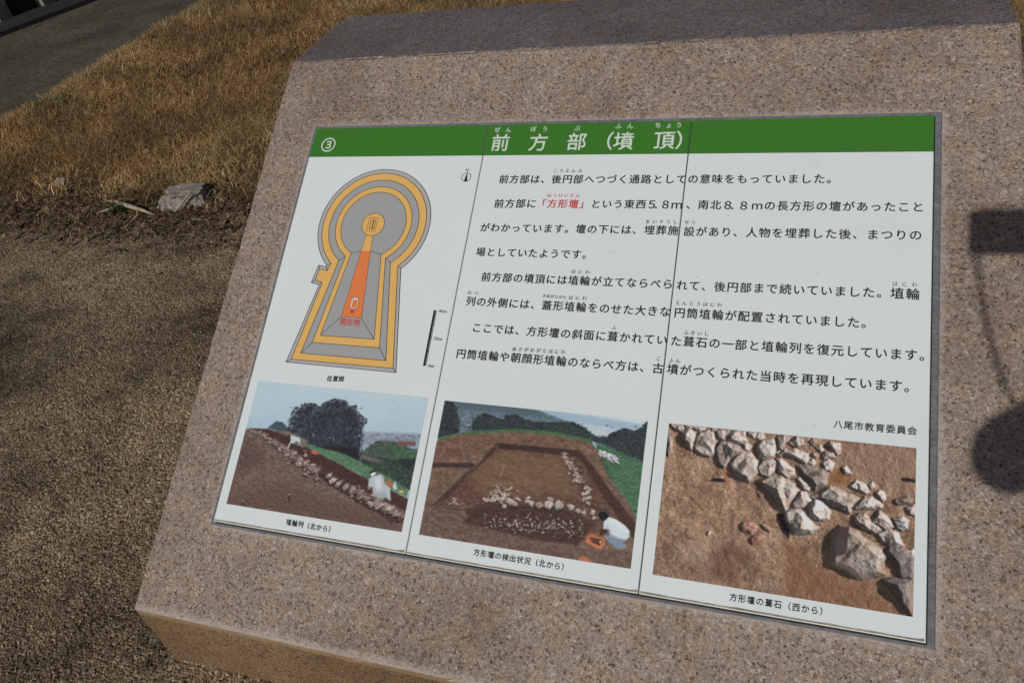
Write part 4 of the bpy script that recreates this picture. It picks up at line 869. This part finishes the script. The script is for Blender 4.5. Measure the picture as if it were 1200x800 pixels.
def scatter(name, label, x, y, s, r, mat, cols):
    n = len(x); z = height(x, y)
    a = r.uniform(0, 6.28, n); ca, sa = np.cos(a), np.sin(a)
    B = ICO_V[None] * (1 + 0.28 * r.uniform(-1, 1, (n, 12, 1))) * np.stack([s, s * r.uniform(.6, 1, n), s * r.uniform(.45, .85, n)], -1)[:, None]
    X = B[..., 0] * ca[:, None] - B[..., 1] * sa[:, None] + x[:, None]; Y = B[..., 0] * sa[:, None] + B[..., 1] * ca[:, None] + y[:, None]
    Z = B[..., 2] + (z + s * 0.25)[:, None]
    V = np.stack([X, Y, Z], -1).reshape(-1, 3); Fq = (ICO_F[None] + (np.arange(n) * 12)[:, None, None]).reshape(-1, 3)
    o = fast_mesh(name, V, Fq, mat, np.repeat(cols, 12, 0), smooth=False)
    tag(o, label, 'gravel', kind='stuff'); return o
M_PEB = attr_mat('gravel_grain', 0.85, 0.25)
x1, y1, s1, r_ = pebbles(125000, -2.7, 0.9, -0.9, 1.75, 0.0012, 0.0036, 5)
pal = np.array([(0.29, 0.208, 0.134), (0.38, 0.285, 0.19), (0.17, 0.12, 0.078), (0.46, 0.36, 0.25), (0.08, 0.057, 0.042), (0.32, 0.225, 0.14), (0.62, 0.55, 0.46)])
ci = r_.choice(7, len(x1), p=[.255, .195, .19, .09, .15, .108, .012])
patch = (np.where(smudge(x1, y1) < 0.42 + 0.55 * r_.random(len(x1)), 0.5, np.clip(smudge(x1, y1), 0.85, 1.4)) * np.clip(0.2 + 1.6 * fbm(x1 * 14, y1 * 14, 67, 3), 0.7, 1.25))[:, None]
scatter('gravel', 'coarse sandy grit strewn over the bare ground beside the block', x1, y1, s1, r_, M_PEB, pal[ci] * patch * r_.uniform(.75, 1.2, (len(x1), 1)))

# ---------------------------------------------------------------- dry grass
def blades(name, x, y, L, w, tint, lean, r, seed_dir=None):
    n = len(x); z = height(x, y) - 0.005
    a = r.uniform(0, 2 * math.pi, n); d = np.stack([np.cos(a), np.sin(a)], -1) if seed_dir is None else seed_dir
    side = np.stack([-d[:, 1], d[:, 0]], -1); tw = r.uniform(-0.8, 0.8, n)
    side = side * np.cos(tw)[:, None] + d * np.sin(tw)[:, None]
    base = np.stack([x, y], -1)
    l1 = L * 0.5; h1 = l1 * np.cos(lean * 0.6); o1 = l1 * np.sin(lean * 0.6)
    l2 = L * 0.5; h2 = h1 + l2 * np.cos(np.minimum(lean * 1.5, 1.75)); o2 = o1 + l2 * np.sin(np.minimum(lean * 1.5, 1.75))
    P0a = np.column_stack([base - side * w[:, None] / 2, z]); P0b = np.column_stack([base + side * w[:, None] / 2, z])
    m = base + d * o1[:, None]; P1a = np.column_stack([m - side * w[:, None] * .4, z + h1]); P1b = np.column_stack([m + side * w[:, None] * .4, z + h1])
    P2 = np.column_stack([base + d * o2[:, None] - side * w[:, None] * .12, z + h2]); P2b = np.column_stack([base + d * o2[:, None] + side * w[:, None] * .12, z + h2])
    V = np.stack([P0a, P0b, P1a, P1b, P2, P2b], 1).reshape(-1, 3); i = (np.arange(n) * 6)[:, None]
    Fq = np.concatenate([i + np.array([[0, 1, 3, 2]]), i + np.array([[2, 3, 5, 4]])])
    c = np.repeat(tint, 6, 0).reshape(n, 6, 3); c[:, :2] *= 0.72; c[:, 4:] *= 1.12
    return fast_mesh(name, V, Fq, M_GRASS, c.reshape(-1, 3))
M_GRASS = attr_mat('dry_blade', 0.7, 0.25)
r = np.random.default_rng(23)
def turf(n, x0, x1, y0, y1):
    x = r.uniform(x0, x1, n); y = r.uniform(y0, y1, n)
    lim = 1.50 + 0.55 * (fbm(x * 1.9, y * 0 + 7.7, 41, 3) - 0.5) + 0.2 * (fbm(x * 9, y * 9, 43) - 0.5)
    dens = np.clip((y - lim + 0.04) / 0.42, 0.0, 1) ** 1.5
    k = (r.random(n) < dens * np.clip(2.4 * fbm(x * 5, y * 5, 51) - 0.35, 0.1, 1)) & (x > -3.7) & ~in_block(x, y, 0.01)
    return x[k], y[k]
xa, ya = turf(600000, -4.05, 0.3, 1.35, 5.6)
xb, yb = turf(330000, 0.3, 3.2, 1.35, 5.6)
xc, yc = turf(4000, 1.4, 3.2, 1.3, 4.4)
x = np.concatenate([xa, xb, xc]); y = np.concatenate([ya, yb, yc]); n = len(x)
cl = fbm(x * 3.2, y * 3.2, 71, 4); cl2 = fbm(x * 0.9, y * 0.9, 75, 3); crest_ = np.clip((-2.5 - x) / 0.5, 0, 1)
L = (0.022 + 0.042 * cl + 0.030 * crest_) * r.uniform(0.6, 1.35, n); w = r.uniform(0.0010, 0.0021, n) * (1 + 0.16 * np.maximum(0, -x))
straw = np.array((0.50, 0.335, 0.135)); rust = np.array((0.50, 0.25, 0.09)); pale = np.array((0.66, 0.50, 0.26)); umber = np.array((0.17, 0.095, 0.042))
k = np.clip((cl - 0.38) / 0.3, 0, 1)[:, None]; k2 = np.clip((cl2 - 0.40) / 0.2 + 0.6 * crest_, 0, 1)[:, None]
tint = straw * (1 - 0.6 * k2) + rust * (0.6 * k2)
rr = r.random((n, 1)); tint = 1.14 * np.where(rr < 0.24, umber, np.where(rr > 0.86, pale, tint)) * r.uniform(.55, 1.4, (n, 1)) * (0.62 + 0.6 * k) * (0.72 + 0.36 * np.clip((fbm(x * 4.5, y * 4.5, 78, 4) - 0.36) / 0.26, 0, 1)[:, None])
da = 1.0 + 9 * (fbm(x * 3.2, y * 3.2, 91, 3) - 0.5) + r.normal(0, 1.5, n)
o = blades('dry_grass', x, y, L, w, tint, np.abs(r.normal(1.18, 0.40, n)) * (1 - 0.35 * crest_), r, np.stack([np.cos(da), np.sin(da)], -1))
tag(o, 'dormant straw and rust coloured turf on the bank behind the granite block', 'grass', kind='stuff')
# last year's flattened stems matted over the turf
xm, ym = turf(260000, -3.5, 3.2, 1.4, 5.4); n = len(xm); cm = fbm(xm * 3.2, ym * 3.2, 71, 4)
km = np.clip((fbm(xm * 0.9, ym * 0.9, 75, 3) - 0.40) / 0.2, 0, 1)[:, None]; base_ = (pale * 0.85) * (1 - 0.6 * km) + rust * 1.0 * (0.6 * km)
gm_ = np.clip((fbm(xm * 4.5, ym * 4.5, 78, 4) - 0.36) / 0.26, 0, 1)[:, None]
tint = 1.14 * np.where(r.random((n, 1)) < 0.5, base_, np.where(r.random((n, 1)) < 0.55, straw, umber)) * r.uniform(.45, 1.2, (n, 1)) * (0.66 + 0.42 * gm_)
o = blades('matted_straw', xm, ym, r.uniform(0.035, 0.10, n), r.uniform(0.0010, 0.0020, n) * (1 + 0.16 * np.maximum(0, -xm)), tint, r.uniform(1.15, 1.6, n), r)
o.location.z = 0.012; V_ = np.empty(n * 18, np.float32); o.data.vertices.foreach_get('co', V_); V_ = V_.reshape(-1, 6, 3)
V_[:, :, 2] += (r.uniform(0.0, 0.030, n) * (0.5 + cm))[:, None]; o.data.vertices.foreach_set('co', V_.ravel()); o.data.update()
tag(o, 'pale flattened straw matted through the dry turf on the bank', 'straw', kind='stuff')
# dead leaf scraps and broken stems along the turf edge
n = 5200; x = r.uniform(-3.2, -0.14, n); y = 1.50 + r.normal(0, 0.13, n) + 0.25 * (fbm(x * 1.9, x * 0 + 7.7, 41, 3) - 0.5)
k = ~in_block(x, y, 0.02); x, y = x[k], y[k]; n = len(x)
tint = np.array([(0.13, 0.07, 0.035), (0.08, 0.05, 0.03), (0.24, 0.16, 0.085), (0.36, 0.28, 0.18)])[r.choice(4, n, p=[.4, .3, .22, .08])] * r.uniform(.7, 1.2, (n, 1))
o = blades('leaf_litter', x, y, r.uniform(0.012, 0.045, n), r.uniform(0.003, 0.012, n), tint, r.uniform(1.0, 1.6, n), r)
o.location.z = 0.006
tag(o, 'brown leaf scraps and broken stems along the edge of the turf', 'leaf litter', kind='stuff')

# green weeds in the turf
M_WEED = attr_mat('weed_leaf', 0.5, 0.35)
def weed(cx, cy, rad_, n, label):
    global M_GRASS
    rr = np.random.default_rng(int(abs(cx * 1000))); a = rr.uniform(0, 6.28, n); q = rad_ * np.sqrt(rr.random(n))
    x = cx + q * np.cos(a) * 1.3; y = cy + q * np.sin(a)
    tint = np.array((0.05, 0.085, 0.02)) * rr.uniform(.5, 1.5, (n, 1))
    keep = M_GRASS; M_GRASS = M_WEED
    o = blades('weed_tuft', x, y, rr.uniform(0.03, 0.09, n), rr.uniform(0.004, 0.009, n), tint, rr.uniform(.2, 1.0, n), rr); M_GRASS = keep
    tag(o, label, 'weed', 'green weeds in the dry turf')
weed(-2.86, 2.47, 0.10, 420, 'dark green weed tuft near the far edge of the turf bank')
weed(-1.03, 2.09, 0.05, 160, 'small green weed tuft in the turf close to the left side of the granite block')
weed(-1.62, 1.52, 0.035, 90, 'tiny green weed sprig on the sand just below the pale rock')

# ---------------------------------------------------------------- rock, stones and roots at the turf edge
def rock_mesh(name, loc, size, mat, label, cat, seed, rot=0.0, group=None, rough=0.22, sub=4, boxy=False):
    bm = bmesh.new(); bmesh.ops.create_icosphere(bm, subdivisions=sub, radius=1.0)
    rg = np.random.default_rng(seed)
    planes = [(Vector(rg.normal(size=3)).normalized(), rg.uniform(0.55, 0.85)) for _ in range(9)]
    if boxy: planes = [(Vector(q).normalized(), d) for q, d in (((1, .1, .1), .68), ((-1, .15, .2), .66), ((0, -1, .25), .60), ((.1, 1, 0), .6), ((.05, .1, 1), .58), ((-.5, -.2, .8), .66), ((.7, -.5, .4), .72))]
    for v in bm.verts:
        p_ = v.co.copy()
        for nrm, d in planes:
            t_ = p_.dot(nrm)
            if t_ > d: p_ -= nrm * (t_ - d) * 0.92
        f_ = float(fbm(np.array([p_.x * 3 + seed]), np.array([p_.y * 3 + p_.z * 2]), seed)[0]) - 0.5
        if boxy: f_ += 0.5 * (float(fbm(np.array([p_.x * 9 + seed]), np.array([p_.y * 9 + p_.z * 8]), seed + 2, 4)[0]) - 0.5)
        v.co = p_ * ((1.4 if boxy else 1) + rough * f_)
        v.co = Vector((v.co.x * size[0], v.co.y * size[1], v.co.z * size[2]))
    me = bpy.data.meshes.new(name); bm.to_mesh(me); bm.free(); me.materials.append(mat)
    o = bpy.data.objects.new(name, me); COL.objects.link(o); o.location = loc; o.rotation_euler = (0.15, -0.1, rot)
    return tag(o, label, cat, group)
M_ROCK = stone_mat('pale_rock', (0.06, 0.046, 0.036), (0.50, 0.45, 0.40), 46)
M_PEBBLE = stone_mat('beige_pebble', (0.24, 0.17, 0.12), (0.42, 0.33, 0.25), 30)
rock_mesh('rock', (-1.36, 1.60, -0.004), (0.120, 0.080, 0.064), M_ROCK, 'pale grey rough rock bedded in the edge of the dry turf left of the block', 'rock', 5, 0.12, rough=0.45, sub=5, boxy=True)
rock_mesh('stone', (-2.12, 1.72, 0.018), (0.035, 0.03, 0.03), M_PEBBLE, 'rounded tan stone half sunk in leaf litter at the far left of the turf edge', 'stone', 9, 0.9, sub=3)
rock_mesh('stone', (-1.78, 1.93, 0.06), (0.022, 0.018, 0.018), M_PEBBLE, 'tiny rounded tan stone lying on top of the turf', 'stone', 12, 0.2, sub=3)
def tube(pts, rad_, sides=6, jit=0.0):
    pts = [np.array(p, float) for p in pts]; V, Fq = [], []
    for i, p_ in enumerate(pts):
        d = pts[min(i + 1, len(pts) - 1)] - pts[max(i - 1, 0)]; d /= np.linalg.norm(d) + 1e-9
        a = np.cross(d, [0, 0, 1.0]); a = a / np.linalg.norm(a) if np.linalg.norm(a) > 1e-4 else np.array([1.0, 0, 0]); b = np.cross(d, a)
        rr = rad_[i] if hasattr(rad_, '__len__') else rad_
        for k in range(sides): V.append(p_ + rr * (math.cos(6.2832 * k / sides) * a + math.sin(6.2832 * k / sides) * b))
    for i in range(len(pts) - 1):
        for k in range(sides): k2 = (k + 1) % sides; Fq.append((i * sides + k, i * sides + k2, (i + 1) * sides + k2, (i + 1) * sides + k))
    Fq.append(tuple(range(sides))[::-1]); Fq.append(tuple((len(pts) - 1) * sides + k for k in range(sides)))
    return V, Fq
M_ROOT = stone_mat('pale_root', (0.30, 0.23, 0.15), (0.50, 0.42, 0.31), 40)
V, Fq = tube([(-1.74, 1.575, 0.02), (-1.66, 1.545, 0.035), (-1.57, 1.515, 0.035), (-1.49, 1.50, 0.025), (-1.43, 1.49, 0.01)], [0.004, 0.008, 0.010, 0.007, 0.003], 7)
V2, F2 = tube([(-1.62, 1.532, 0.035), (-1.67, 1.51, 0.022), (-1.74, 1.50, 0.006)], [0.006, 0.004, 0.002], 6)
V3, F3 = tube([(-1.52, 1.506, 0.03), (-1.50, 1.475, 0.016), (-1.52, 1.45, 0.004)], [0.005, 0.004, 0.002], 6)
b1 = len(V); b2 = b1 + len(V2)
tag(mesh_obj('root', V + V2 + V3, Fq + [tuple(i + b1 for i in q) for q in F2] + [tuple(i + b2 for i in q) for q in F3], M_ROOT, None, (-1.62, 1.56, 0), smooth=True), 'pale bare forked root lying in front of the grey rock', 'root')
V, Fq = tube([(-1.33, 1.50, 0.02), (-1.29, 1.54, 0.055), (-1.24, 1.60, 0.10)], [0.003, 0.0045, 0.002], 6)
tag(mesh_obj('twig', V, Fq, M_ROOT, None, (-1.25, 1.6, 0), smooth=True), 'short straight straw coloured twig leaning on the right face of the rock', 'twig')

# ---------------------------------------------------------------- dark fence with stone posts beyond the path
fl = np.array([-7.39, 6.21, -0.54])
fence = empty('boundary_fence', fl)
tag(fence, 'dark plank fence with rough grey stone posts beyond the dirt path', 'fence')
M_POST = stone_mat('rough_post', (0.10, 0.095, 0.08), (0.34, 0.32, 0.27), 30)
M_DARK = stone_mat('plank_and_shadow_black', (0.012, 0.010, 0.010), (0.035, 0.028, 0.026), 12)
def wbox(c, s, rotz=0.0):
    V = []; ca, sa = math.cos(rotz), math.sin(rotz)
    for dz in (-1, 1):
        for dx, dy in ((-1, -1), (1, -1), (1, 1), (-1, 1)):
            x_, y_ = dx * s[0] / 2, dy * s[1] / 2; V.append((c[0] + x_ * ca - y_ * sa, c[1] + x_ * sa + y_ * ca, c[2] + dz * s[2] / 2))
    return V, [(3, 2, 1, 0), (4, 5, 6, 7), (0, 1, 5, 4), (1, 2, 6, 5), (2, 3, 7, 6), (3, 0, 4, 7)]

FD = np.array([0.382, 0.924]); FD /= np.linalg.norm(FD); FA = math.atan2(FD[1], FD[0]); FN = np.array([FD[1], -FD[0]])
def fpt(a, o, z): return (fl[0] + FD[0] * a + FN[0] * o, fl[1] + FD[1] * a + FN[1] * o, fl[2] + z)
V, Fq = [], []
for i in range(7):
    v_, f_ = wbox(fpt(1.0, -0.14, 0.10 + i * 0.2), (9.0, 0.04, 0.192), FA); Fq += [tuple(q + len(V) for q in ff) for ff in f_]; V += v_
mesh_obj('plank_panel', V, Fq, M_DARK, fence, fl)
v_, f_ = wbox(fpt(1.0, 0.20, 0.0), (9.0, 0.62, 0.09), FA); mesh_obj('shadow_strip', v_, f_, M_DARK, fence, fl)  # dark slab added to stand in for the shadow strip before the fence
for i in range(-6, 11):
    v_, f_ = wbox(fpt(i * 0.51, -0.03, 0.045 + 0.62), (0.15, 0.14, 1.24), FA + 0.15); mesh_obj('post', v_, f_, M_POST, fence, fl)

# ---------------------------------------------------------------- the photographer, whose shadow falls on the right of the block
HD = np.array([-RW[2][0] * -1, RW[2][1], 0.0]); HD = np.array([RW[2][0], RW[2][1], 0.0]); HD /= np.linalg.norm(HD)
RD = np.array([HD[1], -HD[0], 0.0])
ROOT = np.array([CAM[0], CAM[1], 0.0]) - 0.46 * HD + 0.07 * RD
def bp(r_, f_, z_): return ROOT + RD * r_ + HD * f_ + np.array([0, 0, z_])
def skin_body(name, nodes, edges, mat_rule, mats, parent=None, sub=2, root=0, origin=(0, 0, 0)):
    me = bpy.data.meshes.new(name); me.from_pydata([tuple(p_ - np.asarray(origin)) for p_, _ in nodes], edges, [])
    o = bpy.data.objects.new(name, me); COL.objects.link(o)
    sk = o.modifiers.new('skin', 'SKIN'); sk.use_smooth_shade = True; sk.branch_smoothing = 0.6
    for i, (_, rd) in enumerate(nodes):
        q = me.skin_vertices[0].data[i]; q.radius = (rd, rd) if not hasattr(rd, '__len__') else rd; q.use_root = (i == root)
    o.modifiers.new('smooth', 'SUBSURF').levels = sub; o.modifiers['smooth'].render_levels = sub
    dg = bpy.context.evaluated_depsgraph_get(); new = bpy.data.meshes.new_from_object(o.evaluated_get(dg)); o.modifiers.clear(); o.data = new
    new.materials.clear()
    for m in mats: new.materials.append(m)
    for q in new.polygons:
        q.use_smooth = True; q.material_index = mat_rule(np.array(q.center) + np.asarray(origin))
    o.location = origin
    if parent is not None: o.parent = parent; o.location = np.asarray(origin) - np.asarray(parent.location)
    return o
M_SKIN = flat_mat('skin', (0.52, 0.34, 0.25), 0.5); M_JACKET = flat_mat('dark_jacket', (0.03, 0.034, 0.045), 0.8); M_TROUSER = flat_mat('grey_trousers', (0.09, 0.09, 0.10), 0.85)
M_HAIR = flat_mat('black_hair', (0.012, 0.010, 0.009), 0.5); M_SHOE = flat_mat('dark_shoes', (0.02, 0.018, 0.016), 0.5)
nodes, edges = [], []
def nd(p_, rd, prev=None):
    nodes.append((p_, rd)); k = len(nodes) - 1
    if prev is not None: edges.append((prev, k))
    return k
pel = nd(bp(0, 0, 0.94), (0.165, 0.12)); wst = nd(bp(0, 0.0, 1.10), (0.15, 0.115), pel); chs = nd(bp(0, 0.01, 1.28), (0.165, 0.12), wst)
shc = nd(bp(0, 0.02, 1.40), (0.10, 0.085), chs); nk = nd(bp(0, 0.05, 1.475), 0.056, shc)
h1 = nd(bp(0, 0.085, 1.53), 0.074, nk); h2 = nd(bp(0, 0.10, 1.60), 0.090, h1); h3 = nd(bp(0, 0.085, 1.67), 0.078, h2)
LIMB = {}
for sgn in (-1, 1):
    hp = nd(bp(sgn * 0.095, 0, 0.87), 0.094, pel); kn = nd(bp(sgn * 0.10, 0.02, 0.49), 0.066, hp); an = nd(bp(sgn * 0.105, -0.01, 0.09), 0.046, kn)
    nd(bp(sgn * 0.12, 0.13, 0.045), 0.042, an)
    sh = nd(bp(sgn * 0.175, 0.015, 1.385), 0.068, chs if False else shc)
    if sgn < 0:
        el = nd(bp(-0.292, 0.10, 1.258), 0.058, sh); wr = nd(bp(-0.085, 0.20, 1.18), 0.034, el); pm = nd(bp(-0.03, 0.215, 1.17), (0.030, 0.030), wr); dr = RD; up_ = np.array([0, 0, 1.0])
        tips = [(np.array([0, .030, .024 - .016 * q]), np.array([0.034 - .004 * abs(q - 1), -0.006, 0])) for q in range(4)]
    else:
        el = nd(bp(0.275, 0.08, 1.16), 0.052, sh); wr = nd(bp(0.135, 0.36, 1.33), 0.034, el); pm = nd(bp(0.105, 0.405, 1.355), (0.030, 0.030), wr)
        tips = [(np.array([-0.01, .030, .026 - .016 * q]), np.array([-0.022, 0.020, 0])) for q in range(4)]
    for q, (a, b) in enumerate(tips):
        off = RD * a[0] + HD * a[1] + np.array([0, 0, a[2]]); base = nodes[pm][0] + off
        d = RD * b[0] + HD * b[1] + np.array([0, 0, b[2]])
        f1_ = nd(base, 0.0095, pm); f2_ = nd(base + d * 0.9, 0.0088, f1_); f3_ = nd(base + d * 1.5 - HD * 0.012, 0.0078, f2_)
    th = RD * (0.02 if sgn < 0 else -0.025) + np.array([0, 0, 0.032]); t1 = nd(nodes[pm][0] + th, 0.011, pm); nd(nodes[pm][0] + th * 1.7 + HD * 0.015, 0.009, t1)
def rule(c):
    q = c - ROOT; rr_, ff, zz = q @ RD, q @ HD, q[2]
    if zz > 1.455: return 0
    for i, (p_, _) in enumerate(nodes):
        pass
    hl = np.linalg.norm(c - bp(-0.03, 0.215, 1.17)); hr = np.linalg.norm(c - bp(0.105, 0.405, 1.355))
    if hl < 0.075 and ff > 0.15 or hr < 0.075: return 0
    if zz < 0.10: return 3
    return 1 if zz > 0.90 else 2
person = skin_body('person', nodes, edges, rule, [M_SKIN, M_JACKET, M_TROUSER, M_SHOE], origin=tuple(ROOT))
tag(person, 'photographer', 'person')
person['label'] = 'photographer standing before the block, seen by the round shadow on its right margin'
# hair, and a plain face
bm = bmesh.new(); bmesh.ops.create_uvsphere(bm, u_segments=24, v_segments=16, radius=1.0)
for v in bm.verts: v.co = Vector((v.co.x * 0.094, v.co.y * 0.108, v.co.z * 0.100))
bmesh.ops.delete(bm, geom=[v for v in bm.verts if v.co.z < -0.02 and v.co.y > -0.02 or v.co.z < -0.075], context='VERTS')
me = bpy.data.meshes.new('hair'); bm.to_mesh(me); bm.free(); me.materials.append(M_HAIR)
hair = bpy.data.objects.new('hair', me); COL.objects.link(hair); hair.parent = person
hair.location = bp(0, 0.075, 1.645) - ROOT; hair.rotation_euler = (-0.15, 0, math.atan2(HD[1], HD[0]) - math.pi / 2)

# compact camera held in the right hand; the picture is taken through its lens
VX, VY, VZ = RW[0], -RW[1], RW[2]                 # right, up, forward of the view
cb = CAM - VZ * 0.052 + VX * CBX + VY * CBY
camera = empty('compact_camera', cb)
tag(camera, 'small camera held out by the photographer, seen by its boxy shadow on the stone', 'camera')
def vbox(c, s, bev=0.004):
    bm = bmesh.new(); bmesh.ops.create_cube(bm, size=1.0)
    for v in bm.verts: v.co = Vector((v.co.x * s[0], v.co.y * s[1], v.co.z * s[2]))
    bmesh.ops.bevel(bm, geom=list(bm.edges), offset=bev, segments=3, profile=0.5, affect='EDGES'); bm.verts.index_update()
    V = [c + VX * v.co.x + VY * v.co.y + VZ * v.co.z for v in bm.verts]; Fq = [tuple(v.index for v in q.verts) for q in bm.faces]; bm.free(); return V, Fq
M_CAM = flat_mat('black_camera', (0.02, 0.02, 0.022), 0.4)
V, Fq = vbox(cb, (0.120, 0.070, 0.038)); mesh_obj('body', V, Fq, M_CAM, camera, cb)
lc = CAM - VZ * 0.006 
V, Fq = tube([CAM - VZ * 0.040, CAM - VZ * 0.022, CAM - VZ * 0.012], [0.030, 0.028, 0.027], 28); mesh_obj('lens', V, Fq, M_CAM, camera, cb)
V, Fq = vbox(cb + VX * 0.035 + VY * 0.038, (0.016, 0.008, 0.016), 0.002); mesh_obj('shutter_button', V, Fq, M_CAM, camera, cb)
lug = cb - VX * 0.056 - VY * 0.030
STRAP = [lug, lug + RD * 0.004 - HD * 0.02 + np.array([0, 0, -0.05]), lug + RD * 0.016 - HD * 0.05 + np.array([0, 0, -0.12]), lug + RD * 0.034 - HD * 0.09 + np.array([0, 0, -0.19]), lug + RD * 0.06 - HD * 0.14 + np.array([0, 0, -0.25]), bp(-0.03, 0.22, 1.17)]
V, Fq = tube(STRAP, 0.0035, 6); mesh_obj('strap', V, Fq, M_CAM, camera, cb)
